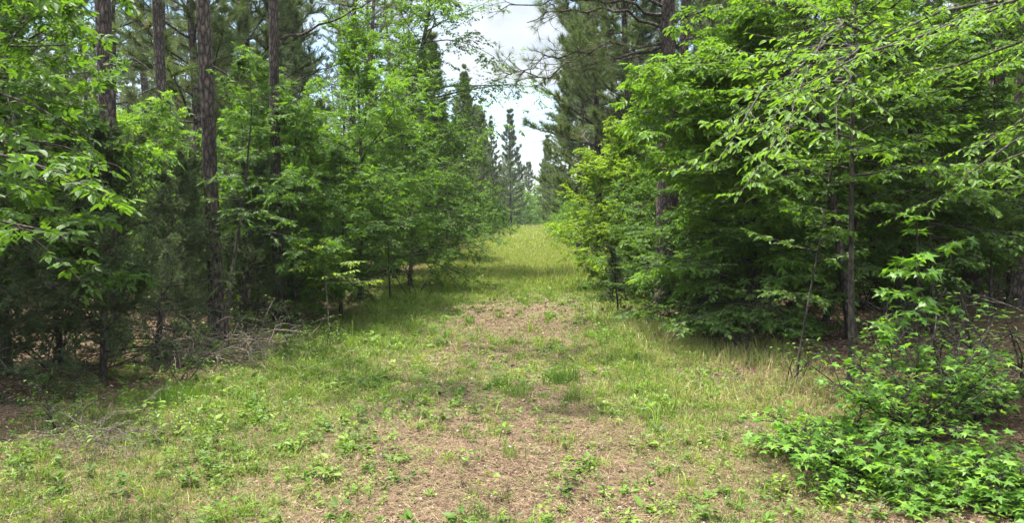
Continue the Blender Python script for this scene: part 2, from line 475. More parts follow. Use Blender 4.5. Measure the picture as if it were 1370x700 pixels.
def cedar(name, h=2.4, r=.045, L1=.95, n1=60, n2=8, n3=6, lean=(0, 0), h0=.04):
    reseed(name)
    tp = lift_foot(trunk_pts(h, 14, lean, .04), r)
    wood = MB(); fo = MB()
    tubes(wood, tp, r, r * .15, 8)
    t = np.clip(h0 + (1 - h0) * (np.arange(n1) + rng.random(n1)) / n1, 0, .99)
    p, T = sample(tp, np.zeros(n1, int), t); az = np.arange(n1) * 2.4 + rng.normal(0, .5, n1); tt = (t - h0) / (1 - h0)
    L = np.maximum(L1 * (1 - tt * .75) * (.6 + .4 * np.clip(tt * 5, 0, 1)) * rng.uniform(.5, 1.15, n1), .12)
    e = np.radians(8 + 45 * tt + rng.normal(0, 12, n1))
    d = np.stack([np.cos(az) * np.cos(e), np.sin(az) * np.cos(e), np.sin(e)], 1)
    P1 = grow(p, d, L, 6, .01, .12); tubes(wood, P1, np.clip(L * .010, .003, .012), .002, 4)
    m = np.repeat(np.arange(n1), n2); t = .12 + .88 * rng.random(len(m)); p, T = sample(P1, m, t)
    L2 = np.maximum(L[m] * .42 * (1.1 - .6 * t) * rng.uniform(.6, 1.2, len(m)), .06)
    P2 = grow(p, T + rng.normal(0, .55, T.shape), L2, 4, .02, .14); tubes(wood, P2, .004, .0016, 3)
    live = (np.clip(tt[m] * 2.2 + .55, 0, 1) > rng.random(len(m)))          # lower inner twigs are bare
    m3 = np.repeat(np.where(live)[0], n3); t = .15 + .85 * rng.random(len(m3)); p, T = sample(P2, m3, t)
    P3 = grow(p, T + rng.normal(0, .5, T.shape), L2[m3] * rng.uniform(.3, .6, len(m3)), 3, .0, .12)
    for tq in (.15, .35, .55, .75, 1.):
        pp, T = sample(P3, np.arange(len(P3)), np.full(len(P3), tq))
        add_needles(fo, pp, T, 5, .036, .0065, .5, np.clip(rng.normal(.45, .22, len(pp)), 0, 1), .02)
    return [('trunk', wood.mesh(name + '_trunk', True), M['bark']), ('crown', fo.mesh(name + '_crown'), M['cedar'])]


def bush(name, h=.9, n=9, spread=.8, leaf=.11, tmpl=STAR, mat='leaf_star', sub=5, per=6, lw=1.0, bias=(0, 0)):
    """several arching stems from one root, each with side shoots and long-stalked leaves"""
    reseed(name + str(h) + str(n))
    st = MB(); lf = MB()
    az = np.arange(n) * 2.4 + rng.normal(0, .3, n); sp = spread * rng.uniform(.25, 1.1, n)
    hh = h * rng.uniform(.55, 1.05, n)
    d = np.stack([np.cos(az) * sp + bias[0], np.sin(az) * sp + bias[1], hh * 1.5], 1)
    L = np.linalg.norm(d, axis=1) * .85
    P1 = grow(rng.normal(0, .04, (n, 3)) * [1, 1, 0], d, L, 8, -.07, .07)
    tubes(st, P1, .008, .003, 5)
    m = np.repeat(np.arange(n), sub); t = .25 + .75 * rng.random(len(m)); p, T = sample(P1, m, t)
    dd = T + rng.normal(0, .6, T.shape); dd[:, 2] = np.abs(dd[:, 2]) * .5 + .1
    L2 = L[m] * rng.uniform(.15, .38, len(m)); P2 = grow(p, dd, L2, 4, -.03, .1); tubes(st, P2, .004, .002, 4)
    for P, q in ((P1, per), (P2, per)):
        mm = np.repeat(np.arange(len(P)), q); k = np.tile(np.arange(q), len(P)); t = .3 + .7 * (k + rng.random(len(mm)) * .8) / q
        p, T = sample(P, mm, t); a = rng.random(len(mm)) * 2 * PI
        pd = norm(np.stack([np.cos(a), np.sin(a), rng.uniform(.0, .7, len(a))], 1) + T * .5)
        Lp = leaf * rng.uniform(.5, 1.0, len(a))
        pe = p + pd * Lp[:, None]
        tubes(st, np.stack([p, (p + pe) / 2 + [0, 0, .006], pe], 1), .0014, .001, 3)
        ld = pd.copy(); ld[:, 2] = -.15 + rng.normal(0, .2, len(a))
        u = np.array([0, 0, 1.]) + rng.normal(0, .3, pd.shape)
        s = leaf * rng.uniform(.32, 1.15, len(a)) * .62
        add_leaves(lf, pe, ld, u, s, s * lw, tmpl, np.clip(rng.normal(.46, .27, len(a)), 0, 1))
    return [('stem', st.mesh(name + '_stem', True), M['bark']), ('foliage', lf.mesh(name + '_foliage'), M[mat])]


def brush(name, n=60, L=.9, hh=.5):
    reseed(name + str(n) + str(L))
    wood = MB()
    p = rng.normal(0, .28, (n, 3)); p[:, 2] = rng.uniform(.0, hh * .5, n)
    d = rng.normal(0, 1, (n, 3)); d[:, 2] = rng.uniform(.0, .9, n)
    P = grow(p, d, rng.uniform(.4, 1.1, n) * L, 8, -.14, .2)
    P[..., 2] = np.maximum(P[..., 2], .01)
    V = MB(); tubes(V, P, rng.uniform(.003, .007, n), .002, 4)
    m = np.repeat(np.arange(n), 4); pp, T = sample(P, m, rng.random(len(m)))
    P2 = grow(pp, T + rng.normal(0, .7, T.shape), rng.uniform(.1, .45, len(m)) * L, 5, -.06, .18); P2[..., 2] = np.maximum(P2[..., 2], .008)
    tubes(V, P2, .004, .0012, 3)
    me = V.mesh(name, True)
    tint = np.repeat(rng.random(len(me.polygons) // 16 + 1), 16)[:len(me.polygons)].astype(np.float32)
    me.attributes['tint'].data.foreach_set('value', tint)
    return me


exec_sections = []
# ================================================================== GROUND
def build_ground():
    reseed('ground')
    def steps(fine0, fine1, st, far0, far1):
        a = list(np.arange(fine0, fine1 + 1e-6, st))
        x = fine1; s = st
        while x < far1: s *= 1.25; x += s; a.append(x)
        x = fine0; s = st; b = []
        while x > far0: s *= 1.25; x -= s; b.append(x)
        return np.array(b[::-1] + a)
    xs = steps(-7, 7, .09, -420, 420); ys = steps(2.5, 18, .09, -300, 600)
    X, Y = np.meshgrid(xs, ys)
    V = np.stack([X, Y, hgt(X, Y)], -1)
    ny, nx = X.shape
    i = np.arange(ny - 1)[:, None] * nx + np.arange(nx - 1)[None]
    Q = np.stack([i, i + 1, i + nx + 1, i + nx], -1).reshape(-1, 4)
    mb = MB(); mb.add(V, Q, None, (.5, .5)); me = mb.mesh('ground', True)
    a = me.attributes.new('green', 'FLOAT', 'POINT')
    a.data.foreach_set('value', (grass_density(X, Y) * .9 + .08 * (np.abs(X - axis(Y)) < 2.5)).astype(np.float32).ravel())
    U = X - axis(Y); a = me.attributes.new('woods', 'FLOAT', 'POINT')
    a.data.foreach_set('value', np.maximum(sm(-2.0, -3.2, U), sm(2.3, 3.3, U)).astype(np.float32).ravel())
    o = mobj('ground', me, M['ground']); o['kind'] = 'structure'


def sm(a, b, x):
    t = np.clip((x - a) / (b - a), 0, 1); return t * t * (3 - 2 * t)


def grass_density(x, y):
    u = x - axis(y)
    wl = 2.1 + .6 * sm(8, 5, y) + .5 * (fbm(y * .4, y * 0 + 3) - .5); wr = 2.3 + .7 * (fbm(y * .35, y * 0 + 9) - .5)
    inside = sm(-wl - .9, -wl + .5, u) * (1 - sm(wr - .5, wr + .8, u))
    nz = fbm(x * .9 + 3, y * .9 + 8, 3)
    near = .45 + .34 * sm(-.1, -1.1, u) + .36 * sm(1.25, 1.8, u) - .28 * np.exp(-((u - .55) / .75) ** 2)
    near = near - .20 * sm(6.0, 4.0, y) * sm(-.9, .2, u)
    patch = 1 - .75 * np.exp(-((y - 12.2) / 1.7) ** 2) * sm(-1.0, -.1, u) * (1 - sm(1.2, 1.9, u))
    far = .95
    k = sm(12, 18, y)
    d = (near * patch * (1 - k) + far * k) * inside
    return np.clip(d + (nz - .5) * .75 * inside * (1 - .7 * k), 0, 1)


def scatter(x0, x1, y0, y1, n, rel=True):
    y = rng.uniform(y0, y1, n); x = rng.uniform(x0, x1, n)
    return (x + axis(y) if rel else x), y


def blades(mb, x, y, h, w, tint, lean=.5):
    n = len(x); a = rng.random(n) * 2 * PI; z = hgt(x, y) - .005
    ln = np.abs(rng.normal(0, lean, n)) + .1
    dx = np.cos(a) * ln; dy = np.sin(a) * ln
    b = rng.random(n) * 2 * PI; sx = np.cos(b) * w * .5; sy = np.sin(b) * w * .5
    P0 = np.stack([x, y, z], 1); s = np.stack([sx, sy, sx * 0], 1)
    mid = P0 + np.stack([dx * .35 * h, dy * .35 * h, h * .58], 1)
    tip = P0 + np.stack([dx * h, dy * h, h * (1.0 - .25 * np.minimum(ln, 1.2))], 1)
    V = np.stack([P0 - s, P0 + s, mid + s * .75, mid - s * .75, tip], 1)
    o = np.arange(n)[:, None] * 5
    mb.add(V, np.array([[0, 1, 2, 3]]) + o, np.array([[3, 2, 4]]) + o, (tint, tint))


def build_grass():
    reseed('grass')
    mb = MB()
    for (y0, y1, n, hm, w) in ((2.6, 5.5, 70000, .042, .0042), (5.5, 9, 70000, .052, .005), (9, 16, 80000, .065, .007), (16, 32, 90000, .09, .012), (32, 95, 90000, .15, .03)):
        cx, cy = scatter(-4.0, 3.5, y0, y1, n // 5)
        d = grass_density(cx, cy)
        keep = rng.random(len(cx)) < d ** 1.2
        cx, cy, d = cx[keep], cy[keep], d[keep]
        rep = 7; sp = .05 if y1 < 10 else .14 if y1 < 20 else .3
        x = np.repeat(cx, rep) + rng.normal(0, sp, len(cx) * rep); y = np.repeat(cy, rep) + rng.normal(0, sp, len(cx) * rep)
        hc = np.repeat(hm * rng.lognormal(0, .42, len(cx)) * (.5 + .8 * d), rep)
        tn = np.clip(np.repeat(rng.normal(.48 + .36 * sm(11, 20, cy), .22, len(cx)), rep) + rng.normal(0, .12, len(x)), 0, 1)
        dry = rng.random(len(x)) < .03
        tn = np.where(dry, rng.uniform(.9, 1, len(x)), np.minimum(tn, .86))
        blades(mb, x, y, hc * rng.uniform(.5, 1.2, len(x)), w * rng.uniform(.7, 1.3, len(x)), tn)
    # bright broad-bladed clumps and straw-coloured ones among the fine grass
    for (y0, y1, n, hm, w) in ((2.8, 6, 700, .065, .006), (6, 10, 700, .08, .007), (10, 18, 520, .10, .010)):
        cx, cy = scatter(-2.9, 2.6, y0, y1, n)
        k = rng.random(n) < .26 + .74 * grass_density(cx, cy); cx, cy = cx[k], cy[k]
        rep = 26; x = np.repeat(cx, rep) + rng.normal(0, .035, len(cx) * rep); y = np.repeat(cy, rep) + rng.normal(0, .035, len(cx) * rep)
        tn = np.repeat(np.where(rng.random(len(cx)) < .06, rng.uniform(.88, .98, len(cx)), rng.uniform(.3, .84, len(cx))), rep) + rng.normal(0, .05, len(x))
        blades(mb, x, y, np.repeat(hm * rng.lognormal(0, .4, len(cx)), rep) * rng.uniform(.5, 1.1, len(x)), w * rng.uniform(.7, 1.3, len(x)), np.clip(tn, 0, 1), .75)
    # tawny dry grass along the right wood edge
    x, y = scatter(1.9, 3.6, 5.5, 11.5, 16000); k = rng.random(len(x)) < sm(.38, .6, fbm(x * 1.1, y * 1.1 + 60, 2)); x, y = x[k], y[k]
    blades(mb, x, y, .11 * rng.lognormal(0, .4, len(x)), .005 * rng.uniform(.7, 1.3, len(x)), np.clip(np.where(rng.random(len(x)) < .6, rng.uniform(.86, 1, len(x)), rng.uniform(.3, .8, len(x))), 0, 1), .7)
    o = mobj('grass', mb.mesh('grass'), M['grass']); o['kind'] = 'stuff'


def build_weeds():
    reseed('weeds')
    mb = MB()
    n = 30000
    x, y = scatter(-4.4, 4.2, 2.8, 17, n)
    u = x - axis(y)
    w = (.65 * sm(-.3, -1.2, u) + .50 + .35 * sm(1.2, 1.9, u)) * (.22 + .78 * sm(.40, .64, fbm(x * 2.1 + 31, y * 2.1, 3))) * (1 - .5 * sm(6, 12, y))
    edge = np.where(u < 0, 1 - sm(2.9, 4.3, -u), 1 - sm(2.3 + .8 * sm(6, 4.5, y), 3.3 + .9 * sm(6, 4.5, y), u))
    k = rng.random(n) < w * edge * 1.15; x, y, u = x[k], y[k], u[k]
    rep = 11
    h = np.repeat(np.abs(rng.normal(.05, .04, len(x))) * (1 + .7 * sm(-.8, -1.8, u)) + .015, rep)
    f = rng.random(len(h)); a = rng.random(len(h)) * 2 * PI
    X = np.repeat(x, rep); Y = np.repeat(y, rep); Z = hgt(X, Y) + h * f
    rad = (.012 + .03 * rng.random(len(h)))
    p = np.stack([X + np.cos(a) * rad * .4, Y + np.sin(a) * rad * .4, Z], 1)
    d = np.stack([np.cos(a), np.sin(a), rng.normal(.25, .3, len(a))], 1)
    s = np.repeat(rng.lognormal(-3.60, .38, len(x)), rep) * rng.uniform(.6, 1.2, len(h))
    add_leaves(mb, p, d, np.array([0, 0, 1.]) + rng.normal(0, .25, p.shape), s, s * np.repeat(rng.uniform(.35, .7, len(x)), rep), OVAL,
               np.clip(np.repeat(rng.normal(.5, .22, len(x)), rep) + rng.normal(0, .08, len(h)), 0, 1))
    o = mobj('weeds', mb.mesh('weeds'), M['herb']); o['kind'] = 'stuff'


def build_litter():
    reseed('litter')
    mb = MB()
    for (y0, y1, n, s0, x0, x1) in ((2.5, 6, 70000, .015, -5, 5), (6, 11, 50000, .021, -6, 6), (11, 22, 20000, .05, -9, 9)):
        x, y = scatter(x0, x1, y0, y1, n)
        d = grass_density(x, y); k = rng.random(n) < (1.0 - .65 * d); x, y = x[k], y[k]; n = len(x)
        a = rng.random(n) * 2 * PI
        p = np.stack([x, y, hgt(x, y) + rng.uniform(.002, .018, n)], 1)
        dd = np.stack([np.cos(a), np.sin(a), rng.normal(0, .22, n)], 1)
        s = s0 * rng.lognormal(0, .35, n)
        T = OVAL[0].copy(); T[:, 2] *= 2.2
        add_leaves(mb, p, dd, np.array([0, 0, 1.]) + rng.normal(0, .35, p.shape), s, s * rng.uniform(.3, .8, n), (T, OVAL[1], OVAL[2]),
                   np.clip(rng.normal(.45, .24, n), 0, 1))
    o = mobj('leaf_litter', mb.mesh('leaf_litter'), M['litter']); o['kind'] = 'stuff'
    mb = MB()
    for (y0, y1, n, w) in ((2.5, 6, 100000, .0019), (6, 12, 70000, .003), (12, 20, 20000, .006)):
        x, y = scatter(-4.5, 4.5, y0, y1, n); a = rng.random(n) * 2 * PI; L = rng.uniform(.05, .16, n) * .5
        dz = rng.normal(0, .06, n)
        c = np.stack([x, y, hgt(x, y) + rng.uniform(.004, .02, n)], 1); d = np.stack([np.cos(a), np.sin(a), dz], 1) * L[:, None]
        s = np.stack([-np.sin(a), np.cos(a), 0 * a], 1) * w * .5
        V = np.stack([c - d - s, c - d + s, c + d + s, c + d - s], 1)
        t = np.clip(rng.normal(.5, .25, n), 0, 1)
        mb.add(V, np.arange(n * 4).reshape(-1, 4), None, (t, None))
    o = mobj('pine_straw_litter', mb.mesh('pine_straw_litter'), M['straw']); o['kind'] = 'stuff'


def build_twigs():
    reseed('twigs')
    n = 900
    x, y = scatter(-5.5, 5.5, 3, 14, n); u = x - axis(y)
    k = rng.random(n) < .25 + .75 * sm(1.6, 2.6, np.abs(u)); x, y = x[k], y[k]; n = len(x)
    a = rng.random(n) * 2 * PI
    P = grow(np.stack([x, y, hgt(x, y) + .012], 1), np.stack([np.cos(a), np.sin(a), a * 0 + .04], 1), rng.lognormal(-1.5, .5, n), 5, 0, .12)
    P[..., 2] = np.maximum(P[..., 2], hgt(P[..., 0], P[..., 1]) + .004)
    mb = MB(); tubes(mb, P, rng.uniform(.002, .006, n), .0012, 4)
    me = mb.mesh('fallen_twigs', True); me.attributes['tint'].data.foreach_set('value', np.repeat(rng.random(n), 20).astype(np.float32))
    o = mobj('fallen_twigs', me, M['dead']); o['kind'] = 'stuff'


build_twigs(); build_ground(); build_grass(); build_weeds(); build_litter()


def G(px, Y):
    """ground spot under pixel column px at distance Y"""
    p = at(px, 300, Y); return (p[0], Y)


def ht(py, Y):
    """height that reaches pixel row py at distance Y"""
    return float(at(685, py, Y)[2])


def loc_prims(base, lst):
    """limbs given by photo pixels and distances -> local coordinates of a tree at base"""
    b = np.array([base[0], base[1], float(hgt(base[0], base[1])) - .03]); out = []
    for (p0, p1, sag) in lst: out.append((np.array([0, 0, (at(*p0) - b)[2]]), at(*p1) - b, sag))      # every limb leaves the stem
    return out


def loc_pts(base, lst):
    b = np.array([base[0], base[1], float(hgt(base[0], base[1])) - .03])
    return [at(*p) - b for p in lst]


# ================================================================== PINES WITH TRUNKS IN VIEW
pine_tall = [pine('pine_tall_a', 15, .15, .50, 56, 2.5, dead=22, low=.12, needles=26, nw=.009, nlen=.2), pine('pine_tall_b', 16, .13, .44, 56, 2.3, dead=22, low=.1, wob=.016, needles=26, nw=.009, nlen=.2),
             pine('pine_tall_c', 14, .11, .36, 60, 2.1, dead=24, low=.1, needles=26, nw=.009, nlen=.2), ]
pine_full = [pine('pine_full_a', 10, .11, .16, 72, 2.1, taper=.7, needles=42, nw=.013, nlen=.2, dead=4),
             pine('pine_full_b', 11, .11, .22, 70, 1.9, taper=.8, needles=42, nw=.013, nlen=.2, dead=5),
             pine('pine_full_c', 9, .09, .12, 72, 1.8, taper=.75, needles=42, nw=.013, nlen=.2, dead=3)]

pine_open = [pine('pine_open_a', 17, .15, .62, 26, 1.9, dead=26, low=.1, needles=20, nw=.007, nlen=.18), pine('pine_open_b', 18, .13, .60, 24, 1.8, dead=24, low=.08, wob=.016, needles=20, nw=.007, nlen=.18),
             pine('pine_open_c', 16, .11, .55, 24, 1.8, dead=26, low=.08, needles=20, nw=.007, nlen=.18)]
pine_far = [pine('pine_far_a', 11, .11, .1, 80, 2.4, taper=.5, needles=26, nw=.024, nlen=.24, dead=0), pine('pine_far_b', 12, .11, .12, 80, 2.6, taper=.45, needles=26, nw=.024, nlen=.24, dead=0)]
LP = [(150, 8.6, .106, 0, 'thick rough pine trunk behind the near leafy boughs, leftmost of the big pines', 1.2),
      (220, 13.0, .105, 1, 'straight grey pine trunk between the two thickest pines on the track\'s left', .4),
      (287, 9.0, .094, 2, 'dark furrowed pine trunk rising beside the brush pile', 2.2),
      (372, 10.4, .080, 1, 'slim dark pine trunk with a long bare branch slanting up to the right', 3.1),
      (340, 22., .11, 2, 'thin distant pine trunk between the furrowed pine and the slim dark pine', .9)]
for px, Y, r, k, lab, rz in LP:
    src = pine_open[k]; base_r = (.15, .13, .11)[k]
    o = thing('pine_tree', src, G(px, Y), lab, 'pine tree', rz, 1.0, 'pines with bare trunks left of the track')
    o.scale = (r / base_r, r / base_r, 1.0 if k != 2 else 1.1)
# the long bare branch of the slim dark pine
def bare_branch(name, a, b, sag, r, parent, n=7):
    a = np.array(a, float); b = np.array(b, float); s = np.linspace(0, 1, 10)[:, None]
    c = a + (b - a) * s; c[:, 2] += sag * 4 * (s * (1 - s))[:, 0]; c[1:-1] += rng.normal(0, .015 * np.linalg.norm(b - a), (8, 3))
    mb = MB(); tubes(mb, c[None], r, r * .2, 6)
    m = np.zeros(n, int); p, T = sample(c[None], m, rng.uniform(.3, .95, n))
    P = grow(p, T + rng.normal(0, .7, T.shape), rng.uniform(.15, .5, n), 5, .0, .14); tubes(mb, P, .006, .002, 3)
    o = bpy.data.objects.new(name, mb.mesh(name, True)); o.data.materials.append(M['pine_bark']); COL.objects.link(o)
    if parent is not None:
        o.parent = parent
        s_ = parent.matrix_basis.copy(); o.matrix_parent_inverse = s_.inverted()
    return o
slim = [o for o in bpy.data.objects if o.get('label', '').startswith('slim dark pine trunk')][0]
bare_branch('branch', at(376, 52, 10.4), at(500, -4, 9.8), -.05, .022, slim)
bare_branch('branch', at(376, 120, 10.4), at(455, 85, 9.9), .03, .014, slim)

# right big pine with boughs reaching over the track
def hero_pine():
    reseed('hero')
    b = G(891, 12.0); h = 14.
    tp = trunk_pts(h, 26, (0, 0), .006)
    tp = lift_foot(tp, .15)
    mb = MB(); sw = 1 + rng.normal(0, .03, (1, 27)); sw[0, 0] = 1.35; tubes(mb, tp, .155, .03, 16, 1.0, sw)
    me = mb.mesh('big_pine_trunk', True)
    o = thing('pine_tree', [('trunk', me, M['pine_bark'])], b, 'big dark pine with long drooping boughs reaching out over the track', 'pine tree')
    base = np.array(o.location)
    # (start pixel, end pixel, distance at end, sag)
    lst = [((886, 58, 12), (690, 96, 11.0), .10), ((886, 62, 12), (676, 102, 11.4), -.02), ((884, 20, 12), (668, 14, 10.6), .14), ((884, 35, 12), (705, 30, 11.6), .16),
           ((895, 62, 12), (960, 28, 12.4), -.04), ((898, 20, 12), (965, 2, 11.5), -.05), ((884, 75, 12), (790, 92, 11.2), .05), ((886, 8, 12), (740, -30, 11.2), .1),
           ((880, 150, 12), (818, 148, 11.3), .0), ((890, 95, 12), (860, 130, 10.9), .05), ((897, -20, 12), (990, -60, 11.2), .1), ((884, -30, 12), (680, -40, 10.8), .15)]
    for k, (a, e, sag) in enumerate(lst):
        A = at(*a) - base; E = at(*e) - base
        s = np.linspace(0, 1, 12)[:, None]; c = A + (E - A) * s; c[:, 2] += sag * 4 * (s * (1 - s))[:, 0] * 1.5
        Lb = np.linalg.norm(E - A); c[1:-1] += rng.normal(0, .018 * Lb, (10, 3))
        w = MB(); n_ = MB()
        tubes(w, c[None], .028 if Lb > 1.5 else .018, .006, 6)
        bare = k in (8,)
        n2 = int(5 + Lb * 7)
        t = rng.uniform(.22, 1, n2); p, T = sample(c[None], np.zeros(n2, int), t)
        sd = norm(np.cross(T, [0, 0, 1.])) * np.where(np.arange(n2) % 2 == 0, 1, -1)[:, None]
        d = T * .7 + sd * .6 + rng.normal(0, .35, T.shape)
        P2 = grow(p, d, rng.uniform(.25, .85, n2) * (1.1 - .5 * t) * min(1, Lb / 1.6), 6, .02, .12); tubes(w, P2, .007, .003, 4)
        m3 = np.repeat(np.arange(n2), 3); p, T = sample(P2, m3, rng.uniform(.3, .9, len(m3)))
        P3 = grow(p, T + rng.normal(0, .5, T.shape), rng.uniform(.1, .3, len(m3)), 3, .06, .1); tubes(w, P3, .004, .0025, 3)
        br = mobj('branch', w.mesh('pine_bough', True), M['pine_bark'], o)
        if not bare:
            for P in (P2, P3):
                pp, T = sample(P, np.arange(len(P)), np.full(len(P), .98)); add_needles(n_, pp, norm(T + [0, 0, .2]), 30, .15, .0032, .5, np.clip(rng.normal(.4, .2, len(pp)), 0, .95), .06)
            mobj('needle_tufts', n_.mesh('needle_tufts'), M['needle'], br)
    # upper crown above the frame
    up = pine('big_pine_upper', 14., .12, .55, 44, 2.6, needles=16, dead=0)
    mobj('crown', up[1][1], M['needle'], o)
    return o


hero_pine()
thing('pine_tree', pine_tall[0], G(911, 15.5), 'second pine trunk close behind the big dark pine', 'pine tree', 4.0, .95)

# full-crowned pines along the right of the track, receding
RP = [(800, 21, 0, 1.15, 'tall feathery pine right behind the big dark pine\'s boughs'), (850, 19, 1, 1.1, 'bushy pine showing under the boughs of the big dark pine'),
      (775, 29, 1, 1.05, 'feathery pine leaning its edge against the open sky, right of the track'), (760, 39, 0, 1.0, 'mid-distance pine on the track\'s right, in front of the power lines'),
      (748, 52, 2, 1.02, 'spiky young pine beside the sky gap, under the wires'), (790, 36, 2, 1.25, 'pale green pine filling the gap behind the bright yellow-green tree'),
      (735, 66, 2, .95, 'small far pine on the right edge of the track\'s end')]
for px, Y, k, s, lab in RP:
    thing('pine_tree', pine_full[k], G(px, Y), lab, 'pine tree', px * .7, s, 'full-crowned pines right of the track')
LPF = [(612, 40, 1, .85, 'feathery pine behind the tall leafy tree at the left of the sky gap'), (630, 48, 0, .93, 'mid-distance pine with a rounded top, left of the sky gap'),
       (648, 55, 2, 1.0, 'slim pine with a spiky top just left of the lone pointed pine'), (664, 64, 1, .88, 'far pine tucked behind the left edge of the grassy track'),
       (684, 76, 2, 1.36, 'lone pointed pine standing against the sky at the track\'s far end'), (585, 33, 2, 1.05, 'pine half hidden behind the tall leafy tree on the left')]
for px, Y, k, s, lab in LPF:
    thing('pine_tree', pine_full[k], G(px, Y), lab, 'pine tree', px * .3, s, 'full-crowned pines left of the track')

# ================================================================== BROADLEAF TREES ALONG THE LEFT EDGE
def place(name, parts, base, lab, cat='tree', rz=0, s=1., group=None):
    return thing(name, parts, base, lab, cat, rz, s, group)


b = G(482, 13.2)
place('hickory_tree', broadleaf('hickory_mid', h=ht(42, 13.2), r=.062, h0=.25, n1=40, L1=1.4, el=(12, 55), pj=.8, jit=.5, gap=.1, n2=9, r2=.48, n3=3, nl=5, leaf=.08, lw=.42, compound=True, mat='leaf_bright', bias=(-.6, .15)), b,
      'slender upright young tree with a dark straight stem and bright pointed top', group='leafy trees at the left edge')
b = G(528, 19.5)
place('elm_tree', broadleaf('elm_tall', h=9.5, r=.12, lean=(.03, 0), h0=.10, n1=95, L1=2.15, el=(-2, 50), n2=12, r2=.5, n3=6, nl=7, pj=.5, jit=.5, leaf=.095, lw=.5, tmpl=DIAM, mat='leaf', bias=(0, .3), twigs=False), b,
      'tallest leafy tree at the left, its boughs feathering out against the sky gap', group='leafy trees at the left edge')
b = G(548, 15.5)
place('hornbeam_tree', broadleaf('hornbeam_left', h=3.7, r=.05, h0=.16, n1=56, L1=1.5, el=(8, 50), pj=.5, jit=.5, n2=11, r2=.5, n3=5, nl=7, leaf=.066, lw=.48, mat='leaf', bias=(-.5, .2)), b,
      'rounded dense tree standing under the tallest leafy tree, foliage to the grass', group='leafy trees at the left edge')
b = G(585, 25)
place('hornbeam_tree', broadleaf('hornbeam_left_far', h=5.2, r=.06, h0=.05, n1=70, L1=1.5, el=(0, 50), n2=12, r2=.5, n3=6, nl=6, leaf=.10, lw=.5, tmpl=DIAM, mat='leaf', bias=(0, .2), twigs=False), b,
      'wide leafy tree hugging the track where the left edge bends in', group='leafy trees at the left edge')
b = G(330, 11.3)
place('ash_sapling', broadleaf('ash_bright', h=ht(95, 11.3), r=.026, lean=(.05, .0), h0=.22, n1=30, L1=1.15, el=(18, 55), pj=.9, jit=.55, gap=.12, n2=8, r2=.5, n3=3, nl=5, leaf=.075, lw=.42, compound=True, mat='leaf_bright', bark='bark_pale'), b,
      'pale-stemmed bright green sapling right in front of the dark furrowed pine', 'sapling', group='bright saplings at the left edge')
b = G(395, 10.4)
place('ash_sapling', broadleaf('ash_mid', h=ht(150, 10.4), r=.03, h0=.15, n1=34, L1=1.2, el=(15, 50), pj=.9, jit=.55, gap=.12, n2=8, r2=.5, n3=3, nl=5, leaf=.075, lw=.42, compound=True, mat='leaf'), b,
      'leafy sapling spreading in front of the slim dark pine', 'sapling', group='bright saplings at the left edge')
b = G(222, 11.8)
place('ash_sapling', broadleaf('ash_left', h=ht(165, 11.8), r=.03, h0=.2, n1=32, L1=1.25, el=(15, 50), pj=.9, jit=.55, gap=.12, n2=8, r2=.5, n3=3, nl=5, leaf=.075, lw=.42, compound=True, mat='leaf_bright'), b,
      'bright sapling filling the gap between the two thickest pine trunks', 'sapling', group='bright saplings at the left edge')
b = G(438, 9.9)
place('sassafras_seedling', broadleaf('yellow_sapling', h=ht(318, 9.9), r=.012, h0=.55, n1=12, L1=.62, el=(5, 25), n2=6, r2=.5, n3=0, nl=8, leaf=.06, lw=.5, mat='leaf_yellow', bias=(-.3, .3), bark='bark_pale'), b,
      'small yellow-green sapling with a thin pale stem at the left grass edge', 'sapling', group='bright saplings at the left edge')
b = G(448, 9.6)
place('hornbeam_tree', broadleaf('hornbeam_low', h=2.5, r=.03, h0=.28, n1=34, L1=1.2, el=(-5, 35), n2=10, r2=.5, n3=5, nl=7, leaf=.062, lw=.48, mat='leaf_dark'), G(455, 11.2),
      'low dark leafy tree in shade below the slender upright young tree', group='leafy trees at the left edge')
for px, Y, lab, r, top, lean in ((300, 8.5, 'thin brown stem beside the furrowed pine, bare near the ground', .03, 90, (-.02, 0)), (345, 10.5, 'thin crooked sapling stem between the brush pile and the slim dark pine', .02, 170, (.05, 0)),
                                 (522, 13.6, 'thin dark leaning stem at the grass edge under the dense leafy trees', .022, 250, (-.06, 0))):
    place('understory_sapling', broadleaf('thin_stem', h=ht(top, Y), r=r, lean=lean, wob=.05, h0=.45, n1=16, L1=.8, el=(0, 45), n2=7, r2=.5, n3=3, nl=5, leaf=.065, mat='leaf_dark'), G(px, Y), lab, 'sapling', group='thin understory stems')

# cedars
CED = [cedar('cedar_a', 2.5, .042, 1.2, 78, 10, 6), cedar('cedar_b', 2.2, .035, 1.15, 70, 10, 6, (.05, 0)), cedar('cedar_c', 3.0, .045, 1.2, 80, 10, 6)]
for px, Y, k, s, lab in ((-25, 6.3, 0, 1.0, 'dark cedar cut off by the photo\'s left edge, below the near boughs'), (75, 7.4, 2, .76, 'dull dark cedar behind the red-brown leaf litter at lower left'),
                         (128, 6.9, 1, 1.0, 'dark cedar with a twisted bare lower stem, left of the brush pile'), (205, 8.0, 0, .86, 'wispy dark cedar below the bright saplings, just behind the brush pile'),
                         (250, 8.9, 2, .72, 'grey-green cedar pressed against the furrowed pine'), (20, 9.5, 2, .95, 'tall dim cedar in deep shade at far left'), (318, 9.9, 0, .9, 'short dark cedar filling the shade just right of the furrowed pine')):
    thing('cedar_tree', CED[k], G(px, Y), lab, 'cedar', px * .5, s, 'cedars at the left wood edge')
thing('cedar_tree', cedar('cedar_small', 1.0, .018, .35, 34, 6, 4), G(828, 11.9), 'little thin cedar standing alone at the right grass edge', 'cedar')

